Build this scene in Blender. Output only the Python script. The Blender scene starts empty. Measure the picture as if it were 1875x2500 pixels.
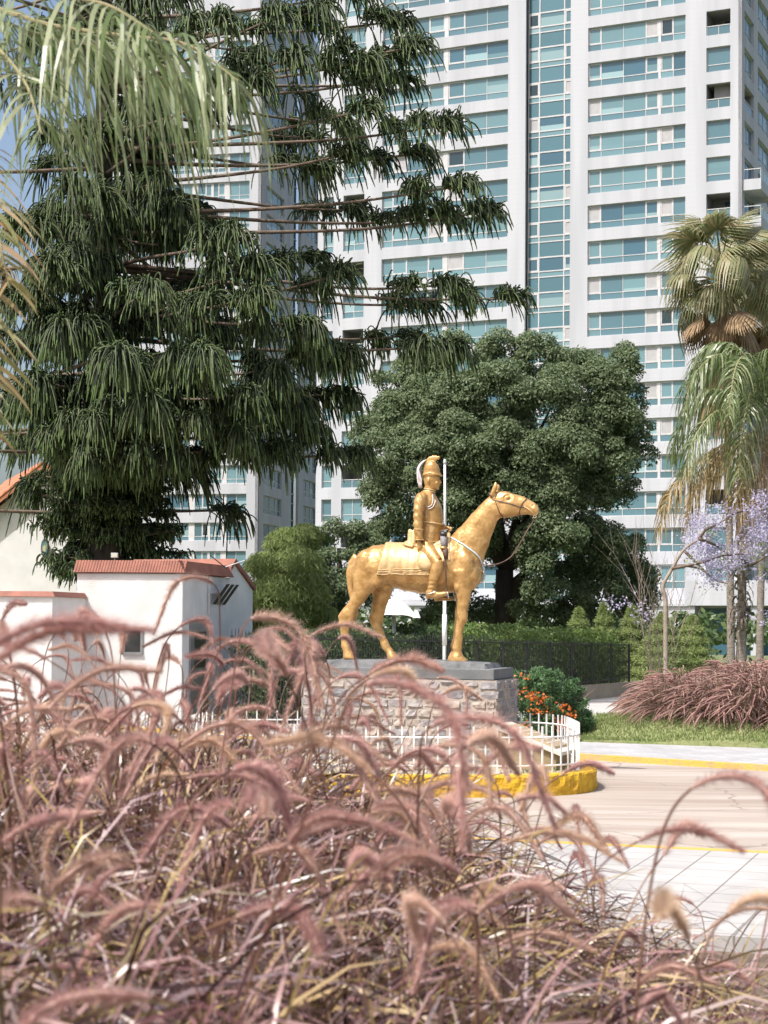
import bpy, bmesh, math, random
import numpy as np
from mathutils import Vector, Matrix, Quaternion, noise as mnoise
R = math.radians
rng = random.Random(7)
scene = bpy.context.scene
COL = scene.collection

# ------------------------------------------------------------------ camera
FPX, CX, CY = 4200.0, 937.5, 1250.0
EYE = Vector((0, 0, 2.0))
PITCH, ROLL, HORIZ = R(2.0), 0.0075, 1530.0
PPY = HORIZ - FPX * math.tan(PITCH)          # principal point row
_f = Vector((0, math.cos(PITCH), math.sin(PITCH)))
_u0 = Vector((0, -math.sin(PITCH), math.cos(PITCH)))
_r0 = Vector((1, 0, 0))
_r = _r0 * math.cos(ROLL) + _u0 * math.sin(ROLL)
_u = _u0 * math.cos(ROLL) - _r0 * math.sin(ROLL)
cam_d = bpy.data.cameras.new('camera')
cam = bpy.data.objects.new('camera', cam_d)
COL.objects.link(cam)
m = Matrix((_r, _u, -_f)).transposed().to_4x4()
m.translation = EYE
cam.matrix_world = m
cam_d.sensor_fit = 'VERTICAL'
cam_d.sensor_height = 36.0
cam_d.sensor_width = 27.0
cam_d.lens = 36.0 * FPX / 2500
cam_d.shift_y = (PPY - CY) / 2500
cam_d.clip_start = 0.1
cam_d.clip_end = 3000
cam_d.dof.use_dof = True
cam_d.dof.focus_distance = 23.5
cam_d.dof.aperture_fstop = 7.5
scene.camera = cam

def ray(px, py):
    return _f + _r * ((px - CX) / FPX) + _u * ((PPY - py) / FPX)
def at(px, py, Y):
    d = ray(px, py)
    return EYE + d * (Y / d.y)
def atz(px, py, z):
    d = ray(px, py)
    return EYE + d * ((z - EYE.z) / d.z)
def on_plane(px, py, o, n):
    d = ray(px, py)
    return EYE + d * ((Vector(o) - EYE).dot(n) / d.dot(n))

# ------------------------------------------------------------------ light
SUN_AZ = Vector((-0.62, -0.58, 0)).normalized()     # towards the sun, on the ground
SUN_EL = R(57)
sd = bpy.data.lights.new('sun', 'SUN')
sd.energy = 3.9
sd.angle = R(0.53)
sd.color = (1.0, 0.965, 0.915)
so = bpy.data.objects.new('sun', sd)
COL.objects.link(so)
sdir = Vector((SUN_AZ.x * math.cos(SUN_EL), SUN_AZ.y * math.cos(SUN_EL), math.sin(SUN_EL)))
so.rotation_mode = 'QUATERNION'
so.rotation_quaternion = sdir.to_track_quat('Z', 'Y')
so.location = (-30, -30, 60)
w = bpy.data.worlds.new('World')
scene.world = w
w.use_nodes = True
nt = w.node_tree
nt.nodes.clear()
sky = nt.nodes.new('ShaderNodeTexSky')
sky.sky_type = 'NISHITA'
sky.sun_disc = False
sky.sun_elevation = SUN_EL
sky.sun_rotation = math.atan2(SUN_AZ.x, SUN_AZ.y)
sky.dust_density = 5.0
sky.air_density = 1.0
bg = nt.nodes.new('ShaderNodeBackground')
bg.inputs[1].default_value = 0.15
wo = nt.nodes.new('ShaderNodeOutputWorld')
nt.links.new(sky.outputs[0], bg.inputs[0])
nt.links.new(bg.outputs[0], wo.inputs[0])
scene.view_settings.view_transform = 'Standard'
scene.view_settings.look = 'None'
scene.view_settings.exposure = 0.47
scene.view_settings.gamma = 1.0
cy = scene.cycles
cy.use_denoising = True
cy.max_bounces = 6
cy.diffuse_bounces = 3
cy.glossy_bounces = 3
cy.transmission_bounces = 3
cy.transparent_max_bounces = 6
cy.caustics_reflective = False
cy.caustics_refractive = False
cy.use_adaptive_sampling = True
cy.adaptive_threshold = 0.015

# ------------------------------------------------------------------ materials
def _new(name):
    mt = bpy.data.materials.new(name)
    mt.use_nodes = True
    n = mt.node_tree
    b = n.nodes['Principled BSDF']
    return mt, n, b
def pm(name, c1, c2=None, scale=4.0, rough=0.6, bump=0.0, metal=0.0, spec=0.5, detail=5.0, bscale=None, stretch=None, contrast=(0.35, 0.65), rvar=0.0, coords='Object'):
    """plain procedural surface: noise between two colours, optional bump"""
    mt, n, b = _new(name)
    b.inputs['Roughness'].default_value = rough
    b.inputs['Metallic'].default_value = metal
    b.inputs['Specular IOR Level'].default_value = spec
    tc = n.nodes.new('ShaderNodeTexCoord')
    mp = n.nodes.new('ShaderNodeMapping')
    if stretch: mp.inputs['Scale'].default_value = stretch
    n.links.new(tc.outputs[coords], mp.inputs[0])
    nz = n.nodes.new('ShaderNodeTexNoise')
    nz.inputs['Scale'].default_value = scale
    nz.inputs['Detail'].default_value = detail
    n.links.new(mp.outputs[0], nz.inputs['Vector'])
    if c2 is None: c2 = tuple(c * 0.82 for c in c1)
    rp = n.nodes.new('ShaderNodeValToRGB')
    rp.color_ramp.elements[0].position, rp.color_ramp.elements[1].position = contrast
    rp.color_ramp.elements[0].color = (*c1, 1)
    rp.color_ramp.elements[1].color = (*c2, 1)
    n.links.new(nz.outputs['Fac'], rp.inputs[0])
    n.links.new(rp.outputs[0], b.inputs['Base Color'])
    if rvar:
        mr = n.nodes.new('ShaderNodeMapRange')
        mr.inputs['To Min'].default_value = rough - rvar
        mr.inputs['To Max'].default_value = rough + rvar
        n.links.new(nz.outputs['Fac'], mr.inputs[0])
        n.links.new(mr.outputs[0], b.inputs['Roughness'])
    if bump:
        nb = n.nodes.new('ShaderNodeTexNoise')
        nb.inputs['Scale'].default_value = bscale or scale * 6
        nb.inputs['Detail'].default_value = 6
        n.links.new(mp.outputs[0], nb.inputs['Vector'])
        bp = n.nodes.new('ShaderNodeBump')
        bp.inputs['Strength'].default_value = bump
        bp.inputs['Distance'].default_value = 0.02
        n.links.new(nb.outputs['Fac'], bp.inputs['Height'])
        n.links.new(bp.outputs[0], b.inputs['Normal'])
    return mt
def leafm(name, cols, transl=0.35, rough=0.45, spec=0.35, tint=None, big=None):
    """foliage: every leaf (mesh island) draws its own colour from the list; light passes through"""
    mt, n, b = _new(name)
    g = n.nodes.new('ShaderNodeNewGeometry')
    rp = n.nodes.new('ShaderNodeValToRGB')
    el = rp.color_ramp.elements
    while len(el) < len(cols): el.new(0.5)
    for i, c in enumerate(cols):
        el[i].position = i / max(1, len(cols) - 1)
        el[i].color = (*c, 1)
    n.links.new(g.outputs['Random Per Island'], rp.inputs[0])
    b.inputs['Roughness'].default_value = rough
    b.inputs['Specular IOR Level'].default_value = spec
    tr = n.nodes.new('ShaderNodeBsdfTranslucent')
    mx = n.nodes.new('ShaderNodeMixShader')
    mx.inputs[0].default_value = transl
    n.links.new(rp.outputs[0], b.inputs['Base Color'])
    if tint:
        mm = n.nodes.new('ShaderNodeMixRGB'); mm.blend_type = 'MULTIPLY'; mm.inputs[0].default_value = 1
        mm.inputs[2].default_value = (*tint, 1)
        n.links.new(rp.outputs[0], mm.inputs[1]); n.links.new(mm.outputs[0], tr.inputs[0])
    else:
        n.links.new(rp.outputs[0], tr.inputs[0])
    out = n.nodes['Material Output']
    n.links.new(b.outputs[0], mx.inputs[1]); n.links.new(tr.outputs[0], mx.inputs[2])
    n.links.new(mx.outputs[0], out.inputs[0])
    return mt

# ------------------------------------------------------------------ mesh builder
class MB:
    def __init__(s):
        s.v, s.f, s.mi = [], [], []
    def add(s, vs, fs, mi=0):
        o = len(s.v)
        s.v.extend(tuple(p) for p in vs)
        s.f.extend(tuple(i + o for i in f) for f in fs)
        s.mi.extend([mi] * len(fs))
    def hexa(s, p, mi=0):        # 8 corners: 4 bottom ccw, 4 top ccw
        s.add(p, [(3, 2, 1, 0), (4, 5, 6, 7), (0, 1, 5, 4), (1, 2, 6, 5), (2, 3, 7, 6), (3, 0, 4, 7)], mi)
    def box(s, x0, x1, y0, y1, z0, z1, mi=0):
        s.hexa([(x0, y0, z0), (x1, y0, z0), (x1, y1, z0), (x0, y1, z0), (x0, y0, z1), (x1, y0, z1), (x1, y1, z1), (x0, y1, z1)], mi)
    def tube(s, pts, rad, n=6, mi=0, cap=True, flat=1.0):
        pts = [Vector(p) for p in pts]
        if not hasattr(rad, '__len__'): rad = [rad] * len(pts)
        t0 = (pts[1] - pts[0]).normalized()
        a = t0.orthogonal().normalized()
        vs = []
        for i, p in enumerate(pts):
            t = (pts[min(i + 1, len(pts) - 1)] - pts[max(i - 1, 0)])
            if t.length < 1e-9: t = t0
            t.normalize()
            a = (a - t * a.dot(t))
            if a.length < 1e-6: a = t.orthogonal()
            a.normalize()
            b = t.cross(a)
            for k in range(n):
                an = 2 * math.pi * k / n
                vs.append(p + (a * math.cos(an) + b * (math.sin(an) * flat)) * rad[i])
        fs = []
        for i in range(len(pts) - 1):
            for k in range(n):
                k2 = (k + 1) % n
                fs.append((i * n + k, i * n + k2, (i + 1) * n + k2, (i + 1) * n + k))
        if cap:
            fs.append(tuple(range(n - 1, -1, -1)))
            fs.append(tuple((len(pts) - 1) * n + k for k in range(n)))
        s.add(vs, fs, mi)
    def ribbon(s, pts, wid, side, mi=0):
        vs, n = [], len(pts)
        for i, p in enumerate(pts):
            sv = side[i] if isinstance(side, list) else side
            h = sv * (wid[i] * 0.5)
            vs.append(p - h); vs.append(p + h)
        s.add(vs, [(2 * i, 2 * i + 1, 2 * i + 3, 2 * i + 2) for i in range(n - 1)], mi)
    def loft(s, rings, mi=0, closed=True):
        n = len(rings[0]); vs = [p for r_ in rings for p in r_]
        fs = [(i * n + k, i * n + (k + 1) % n, (i + 1) * n + (k + 1) % n, (i + 1) * n + k) for i in range(len(rings) - 1) for k in range(n)]
        if closed:
            fs.append(tuple(range(n - 1, -1, -1))); fs.append(tuple((len(rings) - 1) * n + k for k in range(n)))
        s.add(vs, fs, mi)
    def mesh(s, name, mats, smooth=False):
        me = bpy.data.meshes.new(name)
        me.from_pydata(s.v, [], s.f)
        for mt in (mats if isinstance(mats, (list, tuple)) else [mats]): me.materials.append(mt)
        if len(me.materials) > 1: me.polygons.foreach_set('material_index', s.mi)
        if smooth: me.polygons.foreach_set('use_smooth', [True] * len(me.polygons))
        me.update()
        return me
    def build(s, name, mats, parent=None, smooth=False, loc=None):
        return link(name, s.mesh(name, mats, smooth), parent, loc)
def link(name, me, parent=None, loc=None):
    o = bpy.data.objects.new(name, me)
    COL.objects.link(o)
    if parent is not None: o.parent = parent
    if loc is not None: o.location = loc
    return o
def tag(o, label=None, cat=None, group=None, kind=None):
    if label: o['label'] = label
    if cat: o['category'] = cat
    if group: o['group'] = group
    if kind: o['kind'] = kind
    return o
def empty(name, loc=(0, 0, 0), rz=0.0, label=None, cat=None, group=None):
    o = bpy.data.objects.new(name, None)
    COL.objects.link(o)
    o.location = loc
    o.rotation_euler = (0, 0, rz)
    o.empty_display_size = 0.2
    return tag(o, label, cat, group)
def bevel(o, width=0.01, seg=2):
    md = o.modifiers.new('bevel', 'BEVEL'); md.width = width; md.segments = seg; md.limit_method = 'ANGLE'
def copy_tree(o, parent=None):
    c = o.copy(); COL.objects.link(c)
    if parent is not None: c.parent = parent
    for ch in list(o.children): copy_tree(ch, c)
    return c
def lerp(a, b, t): return a + (b - a) * t
def interp(x, xs, ys): return float(np.interp(x, xs, ys))
# ================================================================== setting
M_soil = pm('soil', (0.17, 0.125, 0.085), (0.10, 0.075, 0.05), 3, 0.95, 0.6)
M_lawn = pm('lawn_soil', (0.16, 0.20, 0.07), (0.23, 0.24, 0.11), 1.2, 0.95, 0.6, bscale=60)
mb = MB(); mb.add([(-700, -60, -0.05), (700, -60, -0.05), (700, 1200, -0.05), (-700, 1200, -0.05)], [(0, 1, 2, 3)])
tag(mb.build('ground', pm('ground_grass', (0.10, 0.14, 0.05), (0.16, 0.15, 0.08), 0.4, 0.95, 0.5)), kind='structure')

def sheet(name, poly, z, mat):
    mb = MB(); mb.add([(p[0], p[1], z) for p in poly], [tuple(range(len(poly)))])
    return tag(mb.build(name, mat), kind='structure')
def slab(name, poly, z0, z1, mat):
    n = len(poly); mb = MB()
    mb.add([(p[0], p[1], z0) for p in poly] + [(p[0], p[1], z1) for p in poly],
           [tuple(range(n, 2 * n))] + [(i, (i + 1) % n, n + (i + 1) % n, n + i) for i in range(n)])
    return tag(mb.build(name, mat), kind='structure')

# --- road: pale sun-bleached concrete with cracks and tyre-worn streaks
mt, n, b = _new('pale_concrete_road')
tc = n.nodes.new('ShaderNodeTexCoord'); mp = n.nodes.new('ShaderNodeMapping')
mp.inputs['Rotation'].default_value = (0, 0, R(32)); mp.inputs['Scale'].default_value = (0.12, 1.1, 1)
n.links.new(tc.outputs['Object'], mp.inputs[0])
n1 = n.nodes.new('ShaderNodeTexNoise'); n1.inputs['Scale'].default_value = 1.4; n1.inputs['Detail'].default_value = 8; n1.inputs['Roughness'].default_value = 0.65
n.links.new(mp.outputs[0], n1.inputs['Vector'])
rp = n.nodes.new('ShaderNodeValToRGB')
rp.color_ramp.elements[0].position = 0.36; rp.color_ramp.elements[0].color = (0.33, 0.265, 0.22, 1)
rp.color_ramp.elements[1].position = 0.62; rp.color_ramp.elements[1].color = (0.52, 0.455, 0.40, 1)
n.links.new(n1.outputs['Fac'], rp.inputs[0])
n2 = n.nodes.new('ShaderNodeTexNoise'); n2.inputs['Scale'].default_value = 70; n2.inputs['Detail'].default_value = 8
n.links.new(tc.outputs['Object'], n2.inputs['Vector'])
mx = n.nodes.new('ShaderNodeMixRGB'); mx.blend_type = 'MULTIPLY'; mx.inputs[0].default_value = 0.5
n.links.new(rp.outputs[0], mx.inputs[1]); n.links.new(n2.outputs['Fac'], mx.inputs[2])
gm = n.nodes.new('ShaderNodeMixRGB'); gm.blend_type = 'ADD'; gm.inputs[0].default_value = 1.0; gm.inputs[2].default_value = (0.035, 0.028, 0.022, 1)
n.links.new(mx.outputs[0], gm.inputs[1])
vo = n.nodes.new('ShaderNodeTexVoronoi'); vo.feature = 'DISTANCE_TO_EDGE'; vo.inputs['Scale'].default_value = 0.42
n3 = n.nodes.new('ShaderNodeTexNoise'); n3.inputs['Scale'].default_value = 1.6; n3.inputs['Detail'].default_value = 6
n.links.new(tc.outputs['Object'], n3.inputs['Vector'])
va = n.nodes.new('ShaderNodeMixRGB'); va.inputs[0].default_value = 0.35
n.links.new(tc.outputs['Object'], va.inputs[1]); n.links.new(n3.outputs['Color'], va.inputs[2]); n.links.new(va.outputs[0], vo.inputs['Vector'])
lt = n.nodes.new('ShaderNodeMath'); lt.operation = 'LESS_THAN'; lt.inputs[1].default_value = 0.004
n.links.new(vo.outputs['Distance'], lt.inputs[0])
cr = n.nodes.new('ShaderNodeMixRGB'); cr.inputs[2].default_value = (0.16, 0.13, 0.11, 1)
ml = n.nodes.new('ShaderNodeMath'); ml.operation = 'MULTIPLY'; ml.inputs[1].default_value = 0.6
n.links.new(lt.outputs[0], ml.inputs[0]); n.links.new(ml.outputs[0], cr.inputs[0]); n.links.new(gm.outputs[0], cr.inputs[1]); n.links.new(cr.outputs[0], b.inputs['Base Color'])
b.inputs['Roughness'].default_value = 0.85
M_road = mt

def paver(name, rot, c1, c2, sx, gap):
    mt, n, b = _new(name)
    tc = n.nodes.new('ShaderNodeTexCoord'); mp = n.nodes.new('ShaderNodeMapping'); mp.inputs['Rotation'].default_value = (0, 0, rot)
    n.links.new(tc.outputs['Object'], mp.inputs[0])
    bk = n.nodes.new('ShaderNodeTexBrick'); bk.offset = 0.0
    bk.inputs['Scale'].default_value = 1.0; bk.inputs['Brick Width'].default_value = sx; bk.inputs['Row Height'].default_value = sx
    bk.inputs['Mortar Size'].default_value = gap; bk.inputs['Mortar Smooth'].default_value = 0.3
    bk.inputs['Color1'].default_value = (*c1, 1); bk.inputs['Color2'].default_value = (*c2, 1); bk.inputs['Mortar'].default_value = (0.22, 0.20, 0.18, 1)
    n.links.new(mp.outputs[0], bk.inputs['Vector'])
    nz = n.nodes.new('ShaderNodeTexNoise'); nz.inputs['Scale'].default_value = 1.7; nz.inputs['Detail'].default_value = 7
    n.links.new(tc.outputs['Object'], nz.inputs['Vector'])
    mr = n.nodes.new('ShaderNodeMapRange'); mr.inputs['From Min'].default_value = 0.3; mr.inputs['From Max'].default_value = 0.7; mr.inputs['To Min'].default_value = 0.78; mr.inputs['To Max'].default_value = 1.05
    n.links.new(nz.outputs['Fac'], mr.inputs[0])
    mx = n.nodes.new('ShaderNodeMixRGB'); mx.blend_type = 'MULTIPLY'; mx.inputs[0].default_value = 1
    n.links.new(bk.outputs['Color'], mx.inputs[1]); n.links.new(mr.outputs[0], mx.inputs[2]); n.links.new(mx.outputs[0], b.inputs['Base Color'])
    bp = n.nodes.new('ShaderNodeBump'); bp.inputs['Strength'].default_value = 0.5; bp.inputs['Distance'].default_value = 0.02; bp.invert = True
    n.links.new(bk.outputs['Fac'], bp.inputs['Height']); n.links.new(bp.outputs[0], b.inputs['Normal'])
    b.inputs['Roughness'].default_value = 0.85
    return mt
M_pave = paver('grey_pavers', R(50), (0.42, 0.42, 0.43), (0.48, 0.48, 0.49), 0.2, 0.012)
M_pave2 = paver('pale_pavers', R(20), (0.41, 0.395, 0.38), (0.45, 0.435, 0.42), 0.4, 0.008)
M_kerb_y = pm('yellow_kerb_paint', (0.60, 0.38, 0.08), (0.44, 0.32, 0.16), 7, 0.7, 0.7, bscale=30, contrast=(0.5, 0.72))
M_path = pm('pale_path', (0.50, 0.48, 0.45), (0.42, 0.40, 0.37), 1.5, 0.9, 0.3)

K0, K1 = atz(1460, 1857, 0), atz(1875, 1883, 0)              # foot of the far kerb
kd = (K1 - K0).normalized(); kn = Vector((-kd.y, kd.x, 0)); kn = kn if kn.y > 0 else -kn
def kp(t, o): p = K0 + kd * t + kn * o; return (p.x, p.y)
N0, N1 = atz(1275, 2050, .12), atz(1875, 2078, .12)          # top edge of the near kerb
nd = (N1 - N0).normalized(); nn = Vector((-nd.y, nd.x, 0)); nn = nn if nn.y < 0 else -nn   # towards the camera
def npt(t, o): p = N0 + nd * t + nn * o; return (p.x, p.y)
sheet('road', [npt(-22, 0.0), npt(9, 0.0), kp(9, -.0), kp(-14, .0)], 0.0, M_road)
slab('near_kerb', [npt(-25, 0.0), npt(-25, .13), npt(25, .13), npt(25, 0)], -0.02, .122, M_kerb_y)
slab('near_sidewalk', [npt(-25, .13), npt(-25, 4.2), npt(25, 4.2), npt(25, .13)], -0.03, .118, M_pave2)
slab('far_kerb', [kp(-14, 0), kp(40, 0), kp(40, .16), kp(-14, .16)], -0.02, .082, M_kerb_y)
L0, L1 = atz(1405, 1809, .09), atz(1875, 1825, .09)
Lx = L0 + (L1 - L0) * 6
slab('far_sidewalk', [kp(-4.5, .16), kp(30, .16), Lx[:2], L0[:2]], -0.03, .078, M_pave)
B0, B1 = atz(1428, 1739, .15), Vector((30, 46, 0))
slab('far_path', [kp(-14, .16), kp(-4.5, .16), (L0.x + .05, L0.y + .05), (B0.x + .3, B0.y), (9.5, 50.5), (6.9, 50.5), (1.0, 36.0), (-9, 36)], -.03, 0.070, M_path)

# lawn with the low mound that carries the purple grass
def lawn_z(x, y):
    d = math.hypot((x - 7.6) / 3.9, (y - 31.2) / 3.3)
    return 0.12 + 0.62 * max(0.0, 1 - d * d * 0.85) + 0.02 * mnoise.noise(Vector((x, y, 0)))
mb = MB()
nu, nv = 70, 40
A0, A1 = L0.copy(), L0 + (L1 - L0) * 5
for j in range(nv + 1):
    for i in range(nu + 1):
        p = (A0.lerp(A1, i / nu)).lerp(B0.lerp(B1, i / nu), j / nv)
        mb.v.append((p.x, p.y, lawn_z(p.x, p.y) if 0 < i < nu and 0 < j < nv else -.02))
for j in range(nv):
    for i in range(nu):
        a = j * (nu + 1) + i
        mb.f.append((a, a + 1, a + nu + 2, a + nu + 1)); mb.mi.append(0)
tag(mb.build('lawn_ground', M_lawn, smooth=True), kind='structure')
M_blade = leafm('lawn_blades', [(0.14, 0.21, 0.06), (0.21, 0.28, 0.09), (0.30, 0.32, 0.14), (0.18, 0.25, 0.08)], 0.4)
mb = MB(); rr = random.Random(3)
for _ in range(42000):
    s_, t_ = rr.random(), rr.random() ** 1.3
    p = (A0.lerp(A1, s_ * 0.5)).lerp(B0.lerp(B1, s_ * 0.5), t_)
    z = lawn_z(p.x, p.y)
    a = rr.uniform(0, 6.28); h = rr.uniform(.03, .075); wd = .010
    mb.add([(p.x - wd * math.cos(a), p.y - wd * math.sin(a), z), (p.x + wd * math.cos(a), p.y + wd * math.sin(a), z),
            (p.x + rr.uniform(-.03, .03), p.y + rr.uniform(-.03, .03), z + h)], [(0, 1, 2)])
tag(mb.build('lawn_grass', M_blade), 'short mown green lawn', 'grass', kind='stuff')

# ================================================================== towers
mt, n, b = _new('white_cladding')
tc = n.nodes.new('ShaderNodeTexCoord'); sp = n.nodes.new('ShaderNodeSeparateXYZ'); n.links.new(tc.outputs['Object'], sp.inputs[0])
md = n.nodes.new('ShaderNodeMath'); md.operation = 'PINGPONG'; md.inputs[1].default_value = 0.22; n.links.new(sp.outputs['Z'], md.inputs[0])
lt = n.nodes.new('ShaderNodeMath'); lt.operation = 'LESS_THAN'; lt.inputs[1].default_value = 0.018; n.links.new(md.outputs[0], lt.inputs[0])
nz = n.nodes.new('ShaderNodeTexNoise'); nz.inputs['Scale'].default_value = 0.35; nz.inputs['Detail'].default_value = 6
mpn = n.nodes.new('ShaderNodeMapping'); mpn.inputs['Scale'].default_value = (2.2, 2.2, 0.12); n.links.new(tc.outputs['Object'], mpn.inputs[0]); n.links.new(mpn.outputs[0], nz.inputs['Vector'])
rp = n.nodes.new('ShaderNodeValToRGB'); rp.color_ramp.elements[0].position = .38; rp.color_ramp.elements[1].position = .58
rp.color_ramp.elements[0].color = (0.40, 0.41, 0.445, 1); rp.color_ramp.elements[1].color = (0.47, 0.48, 0.515, 1)
n.links.new(nz.outputs['Fac'], rp.inputs[0])
mx = n.nodes.new('ShaderNodeMixRGB'); mx.inputs[2].default_value = (0.40, 0.40, 0.42, 1)
fm = n.nodes.new('ShaderNodeMath'); fm.operation = 'MULTIPLY'; fm.inputs[1].default_value = 0.45; n.links.new(lt.outputs[0], fm.inputs[0])
n.links.new(fm.outputs[0], mx.inputs[0]); n.links.new(rp.outputs[0], mx.inputs[1]); n.links.new(mx.outputs[0], b.inputs['Base Color'])
b.inputs['Roughness'].default_value = 0.7
M_clad = mt
def glassm(name, c, rough=0.06, spec=0.6, var=0.15):
    mt, n, b = _new(name)
    g = n.nodes.new('ShaderNodeNewGeometry')
    rp = n.nodes.new('ShaderNodeValToRGB')
    rp.color_ramp.elements[0].color = (*[x * (1 - var) for x in c], 1); rp.color_ramp.elements[1].color = (*[min(1, x * (1 + var)) for x in c], 1)
    n.links.new(g.outputs['Random Per Island'], rp.inputs[0]); n.links.new(rp.outputs[0], b.inputs['Base Color'])
    b.inputs['Roughness'].default_value = rough; b.inputs['Specular IOR Level'].default_value = spec
    tc = n.nodes.new('ShaderNodeTexCoord'); nz = n.nodes.new('ShaderNodeTexNoise'); nz.inputs['Scale'].default_value = 0.8; nz.inputs['Detail'].default_value = 1
    n.links.new(tc.outputs['Object'], nz.inputs['Vector']); bp = n.nodes.new('ShaderNodeBump'); bp.inputs['Strength'].default_value = 0.06; bp.inputs['Distance'].default_value = 0.05
    n.links.new(nz.outputs['Fac'], bp.inputs['Height']); n.links.new(bp.outputs[0], b.inputs['Normal'])
    return mt
G_teal = glassm('teal_glass', (0.13, 0.235, 0.265))
G_mid = glassm('mid_teal_glass', (0.085, 0.17, 0.205))
G_dark = glassm('blue_glass', (0.05, 0.12, 0.165))
G_pale = glassm('pale_teal_glass', (0.25, 0.37, 0.39))  # pale tone for railings and for the reflected-horizon bands low in panes
G_shut = pm('grey_shutter', (0.42, 0.41, 0.42), (0.36, 0.36, 0.37), 2, 0.6)
G_open = glassm('open_sash_dark', (0.015, 0.04, 0.05))
G_span = glassm('spandrel_glass', (0.075, 0.165, 0.20))
GL = [G_teal, G_mid, G_dark, G_pale, G_shut, G_open, G_span]
M_mull = pm('aluminium_frame', (0.56, 0.55, 0.56), (0.50, 0.49, 0.5), 3, 0.45)
M_rail = pm('balcony_rail_metal', (0.6, 0.6, 0.6), None, 3, 0.4)
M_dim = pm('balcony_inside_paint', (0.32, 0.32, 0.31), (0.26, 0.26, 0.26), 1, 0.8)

class Facade:
    """vertical plane: u metres along dir from the origin corner, d metres outwards along the normal"""
    def __init__(s, origin, dr, nm):
        s.o, s.d, s.n = Vector(origin), Vector(dr), Vector(nm)
        s.flip = s.d.cross(Vector((0, 0, 1))).dot(s.n) < 0
    def p(s, u, z, d=0.0):
        q = s.o + s.d * u + s.n * d
        return (q.x, q.y, z)
    def uv(s, px, py):
        q = on_plane(px, py, s.o, s.n)
        return (q - s.o).dot(s.d), q.z
    def box(s, mb, u0, u1, z0, z1, d0, d1, mi=0):
        if u0 > u1: u0, u1 = u1, u0
        c = [s.p(u0, z0, d1), s.p(u1, z0, d1), s.p(u1, z0, d0), s.p(u0, z0, d0)]
        c2 = [(q[0], q[1], z1) for q in c]
        if s.flip: c, c2 = c[::-1], c2[::-1]
        mb.hexa(c + c2, mi)
    def quad(s, mb, u0, u1, z0, z1, d, mi=0):
        vs = [s.p(u0, z0, d), s.p(u1, z0, d), s.p(u1, z1, d), s.p(u0, z1, d)]
        mb.add(vs if not s.flip else vs[::-1], [(0, 1, 2, 3)], mi)

def grid_wall(fc, mb, u0, u1, z0, z1, rows, cols, th=0.32):
    """solid wall with openings rows x cols left free; boxes butt end to end"""
    zc = z0
    for (a, b_) in rows:
        if a > zc: fc.box(mb, u0, u1, zc, a, -th, 0)
        uc = u0
        for (ua, ub) in cols:
            if ua > uc: fc.box(mb, uc, ua, a, b_, -th, 0)
            uc = ub
        if u1 > uc: fc.box(mb, uc, u1, a, b_, -th, 0)
        zc = b_
    if z1 > zc: fc.box(mb, u0, u1, zc, z1, -th, 0)

def pick(r_):
    return r_.choices([0, 1, 2], [5, 4, 2])[0]
def window(fc, parent, u0, u1, z0, z1, r_, panels, sash=(), solid=(), tr=0.30, rec=0.24):
    """strip window: panels = fractions of the width; a transom splits off the lowest part"""
    fr, pn = MB(), MB()
    W, H = u1 - u0, z1 - z0
    zt = z0 + tr * H
    d0, d1 = -rec - 0.05, -rec + 0.06
    fc.box(fr, u0, u1, z0, z0 + .06, d0, d1); fc.box(fr, u0, u1, z1 - .07, z1, d0, d1)
    fc.box(fr, u0, u0 + .06, z0 + .06, z1 - .07, d0, d1); fc.box(fr, u1 - .06, u1, z0 + .06, z1 - .07, d0, d1)
    base = pick(r_)
    for i, (a, b_) in enumerate(panels):
        ua, ub = u0 + a * W, u0 + b_ * W
        if i in solid:
            fc.box(fr, ua, ub, z0 + .06, z1 - .07, d0, d1 - .01); continue
        if a > 0: fc.box(fr, ua - .025, ua + .025, z0 + .06, z1 - .07, d0, d1 - .02)
        if tr: fc.box(fr, ua + .03, ub - .03, zt - .03, zt + .03, d0, d1 - .03)
        mi = base if r_.random() < .8 else pick(r_)
        up, lo = mi, mi
        if i in sash:
            q = r_.random()
            if q < .17: up = 4
            elif q < .25: up = 5
            s_ = .085
            fc.box(fr, ua + .03, ub - .03, z1 - .07 - s_, z1 - .07, d0, d1 - .025); fc.box(fr, ua + .03, ub - .03, zt + .03, zt + .03 + s_, d0, d1 - .025)
            fc.box(fr, ua + .03, ua + .03 + s_, zt + .03 + s_, z1 - .07 - s_, d0, d1 - .025); fc.box(fr, ub - .03 - s_, ub - .03, zt + .03 + s_, z1 - .07 - s_, d0, d1 - .025)
        if up in (0, 1, 2):
            k = r_.random()
            if k < .35:                                       # paler low band: reflected horizon put into the pane colour
                zb = lerp(zt, z1, r_.uniform(.15, .5))
                fc.quad(pn, ua, ub, zb, z1, -rec, up); fc.quad(pn, ua, ub, zt, zb, -rec, 3 if r_.random() < .6 else 0)
            else: fc.quad(pn, ua, ub, zt, z1, -rec, up)
        else: fc.quad(pn, ua, ub, zt, z1, -rec, up)
        if tr: fc.quad(pn, ua, ub, z0, zt, -rec, min(lo, 1) if r_.random() < .7 else 1)
    f = fr.build('window', M_mull, parent)
    pn.build('pane', GL, f)
    return f
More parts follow.
